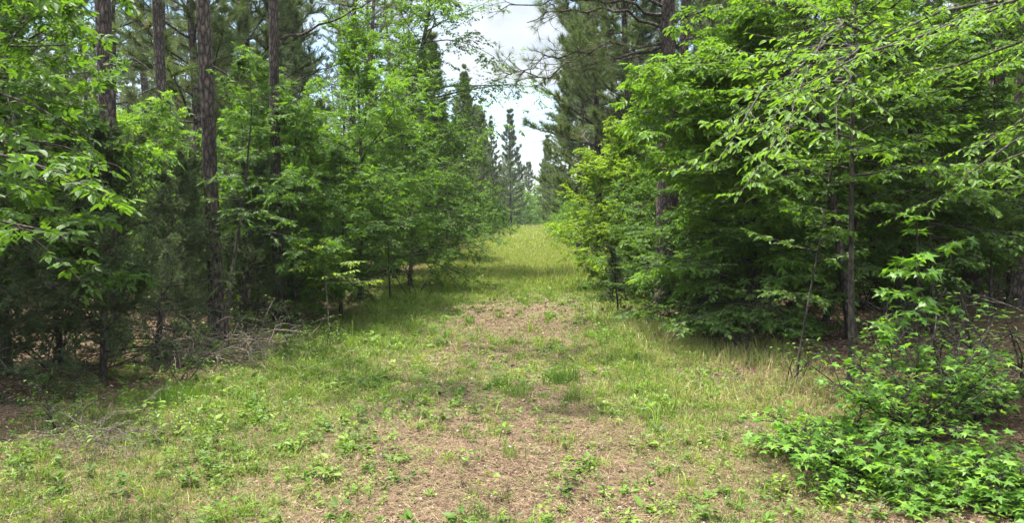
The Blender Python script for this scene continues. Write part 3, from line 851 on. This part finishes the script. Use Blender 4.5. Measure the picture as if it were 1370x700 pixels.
# near hickory at the upper left, trunk out of frame
b = (-3.9, 3.7)
pr = loc_prims(b, [((-220, 20, 3.7), (130, 190, 3.3), .10), ((-220, 120, 3.7), (165, 225, 3.7), .08), ((-220, 60, 3.6), (90, 60, 3.5), .05), ((-200, 150, 3.4), (95, 235, 2.7), .05),
                   ((-200, 230, 3.6), (120, 330, 3.3), .04), ((-200, 250, 3.5), (70, 310, 2.9), .03), ((-200, -60, 3.8), (110, 20, 3.7), .1), ((-220, -100, 3.9), (60, 0, 3.3), .1), ((-210, 20, 4.2), (110, 130, 4.2), .1),
                   ((-210, 200, 4.0), (40, 250, 3.9), .05), ((-200, -150, 4.0), (150, -25, 3.6), .12)])
place('hickory_tree', broadleaf('hickory_near', wob=.008, h=5.5, r=.08, h0=.35, n1=14, L1=.75, n2=11, r2=.36, n3=2, nl=4, leaf=.056, lw=.52, compound=True, mat='leaf', prims=pr, droop=.2, gap=.1, pj=.4, jit=.45), b,
      'near leafy tree reaching in from the upper left, its big leaflets backlit', group='near boughs framing the view')
b = G(35, 6.2)
place('hickory_tree', broadleaf('hickory_behind', h=4.2, r=.05, h0=.25, n1=40, L1=1.15, n2=9, r2=.48, n3=3, nl=4, pj=.8, jit=.5, gap=.1, leaf=.075, lw=.46, compound=True, mat='leaf', el=(0, 45)), G(0, 6.8),
      'leafy young tree behind the near boughs, above the dark cedars', group='leafy trees at the left edge')

# brush piles
for px, Y, s, lab, rz in ((285, 7.9, 1.0, 'tangled pile of grey dead branches at the left grass edge', 0.), (345, 8.3, .6, 'smaller heap of dead twigs right of the tangled branch pile', 1.), (120, 5.0, .55, 'flat wad of grey dead twigs on the dim ground at lower left', 2.)):
    me = brush('brush_pile', 70 + px % 7, .8, .5)
    x, y = G(px, Y); o = mobj('brush_pile', me, M['dead']); o.location = (x, y, float(hgt(x, y))); o.rotation_euler = (0, 0, rz); o.scale = (s, s, s)
    tag(o, lab, 'brush pile', 'dead branch piles')

# ================================================================== BROADLEAF TREES ALONG THE RIGHT EDGE
b = G(846, 15.6)
place('hornbeam_tree', broadleaf('hornbeam_bright', h=ht(165, 15.6), r=.07, lean=(-.04, 0), h0=.07, n1=80, L1=1.2, el=(0, 48), pj=.4, jit=.45, n2=12, r2=.5, n3=6, nl=8, leaf=.068, lw=.48, mat='leaf_yellow', bias=(PI, .15)), b,
      'bright yellow-green tree bulging over the right side of the track', group='leafy trees at the right edge')
b = G(893, 13.2)
place('hornbeam_tree', broadleaf('hornbeam_dark', h=ht(190, 13.2), r=.06, h0=.10, n1=46, L1=1.25, el=(2, 48), pj=.6, jit=.5, n2=11, r2=.5, n3=6, nl=8, leaf=.065, lw=.48, mat='leaf', bias=(PI, .15)), b,
      'deep green tree between the bright yellow-green tree and the layered one', group='leafy trees at the right edge')
b = G(945, 10.6)
place('hornbeam_tree', broadleaf('hornbeam_layer', h=ht(215, 10.6), r=.045, h0=.2, n1=38, L1=1.25, el=(-8, 30), g1=-.035, n2=11, r2=.5, n3=5, nl=8, leaf=.058, lw=.48, mat='leaf_dark', bias=(PI, .2)), b,
      'tree with flat layered sprays of small leaves over the dark hollow', group='leafy trees at the right edge')
b = G(1010, 9.3)
pr = loc_prims(b, [((1010, 180, 9.3), (862, 105, 8.6), .05), ((1010, 150, 9.3), (850, 92, 8.7), .1), ((1010, 200, 9.3), (838, 135, 8.8), .08), ((1010, 140, 9.3), (885, 78, 8.9), .05), ((1010, 190, 9.3), (868, 172, 8.4), .1), ((1010, 210, 9.3), (905, 125, 8.3), .05), ((1010, 120, 9.3), (940, 62, 8.8), .05), ((1010, 170, 9.3), (850, 160, 8.8), .1), ((1005, 220, 9.3), (880, 210, 8.5), .1), ((1010, 120, 9.3), (930, 85, 8.6), .05)])
place('hickory_tree', broadleaf('hickory_right', wob=.012, h=ht(40, 9.3), r=.04, h0=.25, n1=38, L1=1.2, n2=10, r2=.45, n3=3, nl=5, leaf=.085, lw=.42, compound=True, mat='leaf_bright', prims=pr, bias=(PI, .2)), b,
      'bright leafy tree spreading in front of the big dark pine\'s trunk', group='leafy trees at the right edge')
# curved dark trunk
b = G(1142, 8.7)
tp = loc_pts(b, [(1142, 470, 8.7), (1132, 400, 8.7), (1118, 290, 8.7), (1100, 180, 8.65), (1088, 90, 8.6), (1074, 20, 8.6), (1066, -60, 8.6), (1060, -160, 8.6)]); tp[0][2] = 0
place('oak_tree', broadleaf('oak_curved', h=tp[-1][2], r=.064, pts=tp, h0=.36, n1=54, L1=1.7, el=(-5, 45), n2=11, r2=.5, n3=5, nl=7, leaf=.075, lw=.45, mat='leaf'), b,
      'dark curving trunk rising behind the star-leaved bush', group='leafy trees at the right edge')
b = G(1085, 8.9)
tp = loc_pts(b, [(1085, 480, 8.9), (1100, 440, 8.9), (1122, 385, 9.0), (1140, 320, 9.1), (1165, 200, 9.3), (1180, 60, 9.5)]); tp[0][2] = 0
place('understory_sapling', broadleaf('leaning_dark', h=4, r=.055, pts=tp, h0=.5, n1=28, L1=1.1, n2=9, n3=4, nl=6, leaf=.065, mat='leaf_dark'), b, 'slanting dark trunk crossing behind the curving one', 'tree', group='thin understory stems')
b = G(1064, 6.75)
tp = loc_pts(b, [(1064, 524, 6.75), (1070, 470, 6.75), (1080, 410, 6.7), (1096, 330, 6.7), (1110, 240, 6.6), (1118, 190, 6.6)]); tp[0][2] = 0
place('understory_sapling', broadleaf('leaning_pale', h=2.3, r=.012, pts=tp, h0=.55, n1=14, L1=.6, n2=6, n3=3, nl=4, leaf=.06, mat='leaf', bark='bark'), b, 'thin greyish sapling leaning right, beside the sunlit grass edge', 'sapling', group='thin understory stems')
for px, Y, r, top, kind, lab in ((1208, 10.2, .065, -80, 'leaf_dark', 'dark straight trunk behind the star-leaved bush, right of the curving one'), (1008, 9.0, .016, 330, 'leaf_dark', 'thin grey stem at the edge of the dark hollow on the right'),
                                 (1170, 11.5, .03, -20, 'leaf_dark', 'thin upright stem between the two dark trunks on the right'), (1255, 9.0, .022, 40, 'leaf', 'slender stem rising behind the bright star-leaved shoot'),
                                 (1330, 9.8, .025, 60, 'leaf', 'slender dark stem near the right edge of the photo')):
    place('understory_sapling', broadleaf('stem', h=ht(top, Y), r=r, wob=.03, h0=.3, n1=44, L1=1.4, el=(-3, 45), n2=10, r2=.5, n3=5, nl=7, leaf=.066, mat=kind), G(px, Y), lab, 'tree', group='thin understory stems')
thing('pine_tree', pine_tall[1], G(1302, 12.5), 'dark pine trunk in the shade behind the right-hand bush', 'pine tree', 1.1, .95)
thing('pine_tree', pine_tall[2], G(1362, 11.0), 'pine trunk cut by the right edge of the photo', 'pine tree', 2.1, 1.0)

# near elm boughs at the right, trunk out of frame
b = (4.6, 4.6)
pr = loc_prims(b, [((1560, -60, 4.6), (1045, 130, 4.3), .22), ((1560, -40, 4.6), (1085, 75, 4.8), .12), ((1560, 60, 4.5), (1285, 240, 3.9), .16), ((1560, 20, 4.5), (1300, 200, 4.3), .12), ((1560, -90, 4.4), (1240, 45, 4.0), .12),
                   ((1560, 180, 4.6), (1330, 245, 4.1), .06), ((1560, -120, 4.8), (1160, -10, 4.9), .1), ((1560, 0, 5.0), (1140, 150, 5.4), .14), ((1560, 120, 5.0), (1200, 290, 5.6), .12)])
place('elm_tree', broadleaf('elm_near', wob=.008, h=5., r=.09, h0=.5, n1=0, L1=1.3, n2=24, r2=.25, n3=0, nl=13, leaf=.056, lw=.44, mat='leaf_bright', prims=pr, droop=.3, ang=48, jit=.3), b,
      'near elm drooping bright arching sprays in from the upper right', group='near boughs framing the view')
b = (3.0, 5.2)
pr = loc_prims((2.9, 6.3), [((1145, 60, 6.3), (955, 225, 4.6), .25), ((1145, 80, 6.3), (1120, 190, 4.2), .3), ((1145, 100, 6.3), (985, 265, 5.2), .2), ((1145, 120, 6.2), (1005, 190, 4.6), .2), ((1145, 40, 6.3), (1050, 200, 4.4), .3)])
place('dogwood_tree', broadleaf('dogwood', wob=.008, h=4.2, r=.03, h0=.45, n1=22, L1=1.1, n2=15, r2=.3, n3=0, nl=10, leaf=.066, lw=.5, mat='leaf_bright', prims=pr, droop=.4), (2.9, 6.3),
      'slender tree hanging glossy large leaves in front of the dark trunks on the right', group='near boughs framing the view')
b = G(1235, 5.6)
pr = loc_prims(b, [((1240, 420, 5.6), (1180, 445, 5.0), .05), ((1240, 380, 5.6), (1195, 365, 5.2), .06), ((1240, 400, 5.6), (1228, 340, 5.1), .02), ((1240, 440, 5.6), (1215, 420, 5.0), .06)])
place('sweetgum_sapling', broadleaf('sweetgum_shoot', wob=.01, h=1.55, r=.014, h0=.55, n1=8, L1=.35, n2=4, r2=.3, n3=0, nl=3, leaf=.085, lw=1.0, tmpl=STAR, mat='leaf_star', prims=pr, droop=.35), b,
      'upright shoot of glowing star-shaped leaves before the dark trunk', 'sapling')

# star-leaved bushes
for px, Y, h, sp, n, lab, bi in ((1235, 4.9, .66, .72, 18, 'large sunlit star-leaved bush, the tallest of the clump at lower right', (-.15, 0)), (1150, 4.6, .36, .45, 9, 'knee-high star-leaved bush spilling onto the bare track edge', (-.2, -.1)),
                                 (1200, 4.1, .17, .34, 6, 'lowest star-leaved plant, flat over the track in front of the bush', (-.1, 0)), (1315, 5.3, .52, .5, 10, 'shaded star-leaved bush behind and right of the largest one', (0, 0)),
                                 (1375, 4.1, .28, .42, 8, 'low star-leaved bush at the lower right corner', (0, 0)), (1265, 4.15, .22, .45, 9, 'star-leaved seedlings at the foot of the largest bush', (0, -.1)),
                                 (1345, 3.72, .14, .30, 6, 'small star-leaved seedling nearest the lower right corner of the photo', (0, 0)), (1085, 4.85, .20, .35, 7, 'small star-leaved plant farthest out toward the middle of the track', (0, 0))):
    thing('sweetgum_bush', bush('sweetgum_bush', h, n, sp,   .088, sub=10, per=8, bias=bi), G(px, Y), lab, 'bush', px, 1., 'star-leaved bushes at lower right')

# small seedlings along the wood edges
SEED = [bush('seedling_a', .55, 4, .35, .075, OVAL, 'herb', 4, 5, .6), bush('seedling_b', .42, 5, .4, .06, OVAL, 'leaf', 4, 5, .55), bush('seedling_c', .3, 4, .3, .07, OVAL, 'leaf_bright', 3, 5, .6)]
for px, Y, k, s, lab in ((908, 10.8, 1, 1.2, 'small leafy seedling at the mouth of the dark hollow'), (985, 10.2, 0, 1.1, 'sunlit pale seedling standing before the dark hollow'), (955, 10.4, 1, 1.0, 'shaded seedling between two paler ones by the dark hollow'),
                         (1005, 8.2, 1, 1.3, 'bushy seedling in the tawny grass by the thin grey stem'), (1330, 5.6, 1, 1.8, 'dim leafy seedling right of the star-leaved bushes'), (880, 10.9, 2, 1.0, 'tiny sprout at the right grass edge by the hollow'),
                         (380, 9.0, 1, 1.1, 'low leafy seedling right of the heap of dead twigs'), (330, 9.6, 0, 1.0, 'seedling in the shade behind the branch pile'), (555, 14.2, 2, 1.8, 'leafy sprout in the grass under the dense left trees'),
                         (60, 5.3, 1, .8, 'seedling on the dim leaf litter at lower left'), (440, 8.8, 0, .6, 'little sprout at the foot of the small yellow-green sapling')):
    thing('seedling', SEED[k], G(px, Y), lab, 'seedling', px * .9, s, 'seedlings at the wood edges')
thing('weed_plant', bush('weed_rosette', .06, 5, .16, .055, OVAL, 'leaf_bright', 2, 4, .7), G(525, 4.3), 'broad-leaved weed with two-tone leaves on the near leaf litter', 'weed')
thing('weed_plant', bush('weed_rosette', .045, 6, .10, .032, OVAL, 'herb', 2, 5, .6), G(870, 4.35), 'small flat weed on the bare right wheel track', 'weed')
thing('weed_plant', bush('weed_rosette', .05, 6, .12, .034, OVAL, 'herb', 2, 5, .6), G(706, 5.3), 'little bright weed in the middle of the track', 'weed')


def tuft(px, Y, n, h, w, sp, lab):
    x, y = G(px, Y); mb = MB()
    xs = rng.normal(0, sp, n) + x; ys = rng.normal(0, sp, n) + y
    blades(mb, xs, ys, h * rng.uniform(.5, 1.1, n), np.full(n, w), np.clip(rng.normal(.35, .15, n), 0, .8), .35)
    V = np.concatenate(mb.v) - [x, y, 0]; mb.v = [V]
    o = mobj('grass_tuft', mb.mesh('grass_tuft'), M['grass']); o.location = (x, y, 0)
    tag(o, lab, 'grass tuft', 'grass tufts on the track')


tuft(757, 7.0, 260, .22, .005, .09, 'fresh upright grass tuft standing alone mid-track')
tuft(690, 6.3, 120, .12, .005, .08, 'low grass tuft left of the fresh upright one')
tuft(640, 3.85, 130, .11, .004, .07, 'near grass tuft at the bottom edge of the photo')
tuft(765, 6.2, 90, .13, .004, .05, 'thin grass tuft just nearer than the fresh upright one')
tuft(235, 6.2, 220, .2, .007, .12, 'broad-bladed grass tuft in front of the branch pile')

# ================================================================== WOODS BEHIND THE EDGES
UND = [broadleaf('under_a', h=4.5, r=.045, h0=.12, n1=44, L1=1.7, el=(5, 50), pj=.6, jit=.5, n2=10, r2=.52, n3=5, nl=6, leaf=.09, tmpl=DIAM, mat='leaf', twigs=False),
       broadleaf('under_b', h=6.5, r=.06, h0=.15, n1=56, L1=1.9, el=(5, 55), pj=.8, jit=.5, n2=10, r2=.52, n3=5, nl=6, leaf=.10, tmpl=DIAM, mat='leaf', twigs=False),
       broadleaf('under_c', h=3.2, r=.035, h0=.06, n1=44, L1=1.5, el=(-5, 40), pj=.4, jit=.45, n2=10, r2=.52, n3=5, nl=6, leaf=.085, tmpl=DIAM, mat='leaf_dark', twigs=False),
       broadleaf('under_d', h=5.5, r=.05, h0=.2, n1=42, L1=1.8, el=(15, 55), pj=.9, jit=.6, n2=9, r2=.52, n3=4, nl=4, leaf=.085, lw=.42, compound=True, tmpl=DIAM, mat='leaf_bright', twigs=False)]
UFAR = [broadleaf('far_leafy_a', h=4.6, r=.05, h0=.02, n1=46, L1=1.9, el=(0, 50), pj=.7, jit=.6, n2=8, r2=.55, n3=4, nl=5, leaf=.19, lw=.55, tmpl=DIAM, mat='leaf_bright', twigs=False),
        broadleaf('far_leafy_b', h=6.0, r=.06, h0=.02, n1=50, L1=2.0, el=(0, 50), pj=.7, jit=.6, n2=8, r2=.55, n3=4, nl=5, leaf=.19, lw=.55, tmpl=DIAM, mat='leaf', twigs=False)]
UH = (4.5, 6.5, 3.2, 5.5)
TL = {'L': 'slender pine standing deep in the woods left of the track', 'R': 'slender pine standing deep in the woods right of the track'}
UL = {'L': 'leafy understory tree inside the woods left of the track', 'R': 'leafy understory tree inside the woods right of the track'}


def in_view(x, y, m=1.08):
    return y > 2 and abs(x / y) < 685 / F * m + 1.5 / y


def fill(side, Ys, Xs, n, kind, mind):
    pts = []; tries = 0
    sgn = -1 if side == 'L' else 1
    while len(pts) < n and tries < 20000:
        tries += 1
        y = Ys[0] + (Ys[1] - Ys[0]) * random.random() ** 1.0; off = Xs[0] + (Xs[1] - Xs[0]) * random.random()
        x = axis(y) + sgn * off
        if not in_view(x, y): continue
        if any((x - a) ** 2 + (y - b) ** 2 < mind ** 2 for a, b in pts): continue
        pts.append((x, y))
    for i, (x, y) in enumerate(pts):
        if kind == 'pine':
            kk = i % 3; hgts = (15, 16, 14)
            cap = ht(np.interp(x / y * F + 685, [575, 615, 650, 700, 735, 765, 800], [-400, 110, 165, 225, 190, 60, -400]), y)
            if hgts[kk] * 1.0 > cap:
                thing('pine_tree', pine_full[kk], (x, y), TL[side], 'pine tree', random.random() * 6, max(.4, cap / (10, 11, 9)[kk]), 'pines deep in the ' + ('left' if side == 'L' else 'right') + ' woods'); continue
            src = pine_tall[i % 3] if (i % 3) else pine_full[(i // 3) % 3]
            thing('pine_tree', src, (x, y), TL[side], 'pine tree', random.random() * 6, random.uniform(.75, 1.1), 'pines deep in the ' + ('left' if side == 'L' else 'right') + ' woods')
        else:
            k = i % 4; sz = random.uniform(.75, 1.15); top = ht(np.interp(x / y * F + 685, [0, 200, 440, 520, 640, 700, 760, 840, 900, 960, 1030], [90, 170, 140, 80, 170, 240, 240, 190, 130, 90, -80]), y)
            if UH[k] * sz > top: k = 2; sz = max(.45, min(sz, top / UH[2]))
            thing('understory_tree', UND[k], (x, y), UL[side], 'tree', random.random() * 6, sz, 'understory trees deep in the ' + ('left' if side == 'L' else 'right') + ' woods')


random.seed(5)
fill('L', (15, 75), (4.2, 46), 125, 'pine', 2.0)
fill('R', (15, 75), (4.2, 46), 85, 'pine', 2.2)
fill('L', (12.5, 26), (3.8, 17), 38, 'under', 1.6)
fill('L', (24, 62), (3.6, 42), 50, 'under', 2.2)
fill('R', (11, 26), (3.4, 18), 50, 'under', 1.5)
fill('R', (24, 62), (3.6, 42), 50, 'under', 2.2)
random.seed(6)
for i in range(90):
    sgn = -1 if i % 2 else 1
    y = random.uniform(5.0, 20); x = axis(y) + sgn * random.uniform(2.6, 7.5)
    thing('seedling', SEED[(1, 1, 0, 2)[i % 4]], (x, y), 'small leafy plant growing out of the shaded leaf litter ' + ('left' if sgn < 0 else 'right') + ' of the track', 'seedling', random.random() * 6, random.uniform(.8, 1.9), 'plants on the forest floor')
# edge trees receding on both sides, and the wood that closes the far end
random.seed(8)
k = 0
for y in (27, 31, 35, 39, 43, 48, 53, 59, 65, 72, 80):
    for sgn in (-1, 1):
        x = axis(y) + (2.8 if sgn > 0 else -3.0) + sgn * .45 * random.random()
        thing('understory_tree', (UND[(2, 3, 2, 0)[k % 4]] if y < 40 else UFAR[(k // 2) % 2]), (x, y), 'leafy tree bordering the far stretch of grass on the ' + ('left' if sgn < 0 else 'right'), 'tree', random.random() * 6, random.uniform(.42, .68), 'leafy trees along the far track'); k += 1
for px, y, sz in ((766, 36, .52), (758, 43, .55), (752, 50, .6), (749, 58, .6), (746, 68, .62), (650, 47, .5), (660, 60, .55), (668, 73, .6)):
    thing('understory_tree', UFAR[0], G(px, y), 'leafy tree bordering the far stretch of grass on the ' + ('left' if px < 700 else 'right'), 'tree', random.random() * 6, sz, 'leafy trees along the far track')
for i in range(30):
    x = axis(92) + (i - 15) * 1.1 + random.uniform(-.4, .4); y = 88 + random.random() * 14
    thing('understory_tree', UFAR[(0, 1, 0)[i % 3]], (x, y), 'leafy tree closing off the far end of the track', 'tree', random.random() * 6, random.uniform(.75, 1.3), 'leafy trees at the far end')
for i, (px, Y, k, sz, lab) in enumerate(((672, 82, 0, .62, 'rounded bright bush at the left of the track\'s far end'), (690, 86, 0, .55, 'low bright bush under the lone pointed pine'), (706, 84, 1, .40, 'small bush in the centre of the track\'s far end'),
                                         (722, 85, 0, .6, 'bright bush right of centre at the track\'s far end'), (738, 80, 0, .66, 'rounded bush at the right of the track\'s far end'), (655, 70, 0, .6, 'bright bush on the left where the far grass begins to narrow'))):
    thing('leafy_bush', UFAR[k], G(px, Y), lab, 'bush', i * 1.3, sz, 'bright bushes at the far end')
for i in range(52):
    x = axis(105) + (i - 26) * 1.5 + random.uniform(-1, 1); y = 98 + random.random() * 24
    thing('pine_tree', pine_far[i % 2], (x, y), 'distant pine in the row behind the far end of the track', 'pine tree', random.random() * 6, random.uniform(.62, .92), 'pines behind the far end')

# ================================================================== POWER LINES
M['wire'] = tint_mat('weathered_wire', [(0, (.13, .14, .15)), (1, (.13, .14, .15))], .5)
for py0, py1, lab in ((166, 132, 'topmost thin power line crossing the sky gap'), (181, 153, 'middle thin power line crossing the sky gap'), (196, 172, 'lowest thin power line crossing the sky gap')):
    a = at(560, py0 + 13, 97); e = at(860, py1 - 10, 97)
    s = np.linspace(0, 1, 25)[:, None]; c = a + (e - a) * s; c[:, 2] -= .5 * 4 * (s * (1 - s))[:, 0]
    mb = MB(); tubes(mb, c[None], .036, .036, 5)
    tag(mobj('power_line', mb.mesh('power_line', True), M['wire']), lab, 'power line', 'power lines over the far trees')

# ================================================================== HAZE
def build_haze():
    x0, x1, y0, y1, z0, z1 = -440, 440, -330, 640, -2.5, 26
    v = [(x, y, z) for z in (z0, z1) for y in (y0, y1) for x in (x0, x1)]
    mb = MB(); mb.add(v, [(0, 2, 3, 1), (4, 5, 7, 6), (0, 1, 5, 4), (2, 6, 7, 3), (0, 4, 6, 2), (1, 3, 7, 5)])
    m, nt, out = new_mat('moist_air'); p = N(nt, 'ShaderNodeVolumePrincipled'); p.inputs['Color'].default_value = (.92, .96, 1, 1)
    p.inputs['Density'].default_value = .00038; p.inputs['Anisotropy'].default_value = .2; nt.links.new(p.outputs[0], out.inputs['Volume'])
    o = mobj('haze', mb.mesh('haze'), m); o['kind'] = 'stuff'


build_haze()
# ================================================================== LIGHT
SUN_EL, SUN_AZ = 73., 300.      # azimuth clockwise from +Y: the sun stands high over the left woods, slightly ahead
w = bpy.data.worlds.new('World'); sc.world = w; w.use_nodes = True
nt = w.node_tree; nt.nodes.clear(); L = nt.links.new
out = N(nt, 'ShaderNodeOutputWorld'); bg = N(nt, 'ShaderNodeBackground'); bg.inputs[1].default_value = .085
sky = N(nt, 'ShaderNodeTexSky', sky_type='NISHITA'); sky.sun_disc = False; sky.sun_elevation = math.radians(SUN_EL); sky.sun_rotation = math.radians(SUN_AZ)
sky.air_density = 1.0; sky.dust_density = .6
tc = N(nt, 'ShaderNodeTexCoord'); mp = N(nt, 'ShaderNodeMapping'); mp.inputs['Scale'].default_value = (1.0, 1.0, 2.2); L(tc.outputs['Generated'], mp.inputs[0])
nz = N(nt, 'ShaderNodeTexNoise'); nz.inputs['Scale'].default_value = 3.2; nz.inputs['Detail'].default_value = 7; nz.inputs['Roughness'].default_value = .55; L(mp.outputs[0], nz.inputs['Vector'])
cr = ramp(nt, [(.44, (0, 0, 0)), (.60, (1, 1, 1))]); L(nz.outputs[0], cr.inputs[0])
mx = N(nt, 'ShaderNodeMixRGB'); L(cr.outputs[0], mx.inputs[0]); L(sky.outputs[0], mx.inputs[1]); 
sx = N(nt, 'ShaderNodeSeparateXYZ'); L(tc.outputs['Generated'], sx.inputs[0])
cl = ramp(nt, [(.05, (2.9, 3.15, 3.45)), (.32, (3.7, 3.9, 4.15)), (.75, (30., 30.6, 31.2))]); L(sx.outputs['Z'], cl.inputs[0]);  # cloud brightness by elevation; unseen overhead part raised as fill light for the shade
n3_ = N(nt, 'ShaderNodeTexNoise'); n3_.inputs['Scale'].default_value = 7.5; n3_.inputs['Detail'].default_value = 6; L(mp.outputs[0], n3_.inputs['Vector'])
c3 = ramp(nt, [(.34, (.78, .82, .88)), (.52, (1.0, 1.0, 1.0)), (.68, (1.4, 1.38, 1.36))]); L(n3_.outputs[0], c3.inputs[0])
cm = N(nt, 'ShaderNodeMixRGB', blend_type='MULTIPLY'); cm.inputs[0].default_value = 1; L(cl.outputs[0], cm.inputs[1]); L(c3.outputs[0], cm.inputs[2]); L(cm.outputs[0], mx.inputs[2])

L(mx.outputs[0], bg.inputs[0]); L(bg.outputs[0], out.inputs[0])

sd = bpy.data.lights.new('sun', 'SUN'); sd.energy = 4.5; sd.angle = math.radians(.6); sd.color = (1, .955, .88)
so = bpy.data.objects.new('sun', sd); COL.objects.link(so)
el, az = math.radians(SUN_EL), math.radians(SUN_AZ)
dv = np.array([math.sin(az) * math.cos(el), math.cos(az) * math.cos(el), math.sin(el)])
from mathutils import Vector
so.rotation_euler = Vector(dv).to_track_quat('Z', 'Y').to_euler()
so.location = (0, -10, 30)

# ================================================================== CAMERA AND OUTPUT
cd = bpy.data.cameras.new('camera'); cam = bpy.data.objects.new('camera', cd); COL.objects.link(cam)
cam.location = (0, 0, CAM_H); cam.rotation_euler = (PI / 2 - TILT, 0, 0)
cd.sensor_width = 36; cd.lens = 36 * F / 1370; cd.clip_end = 2000; cd.clip_start = .05
sc.camera = cam
vs = sc.view_settings; vs.view_transform = 'Standard'; vs.look = 'None'; vs.gamma = 1; vs.exposure = 1.78
sc.cycles.max_bounces = 6; sc.cycles.diffuse_bounces = 4; sc.cycles.glossy_bounces = 2; sc.cycles.transmission_bounces = 4
sc.cycles.caustics_reflective = False; sc.cycles.caustics_refractive = False
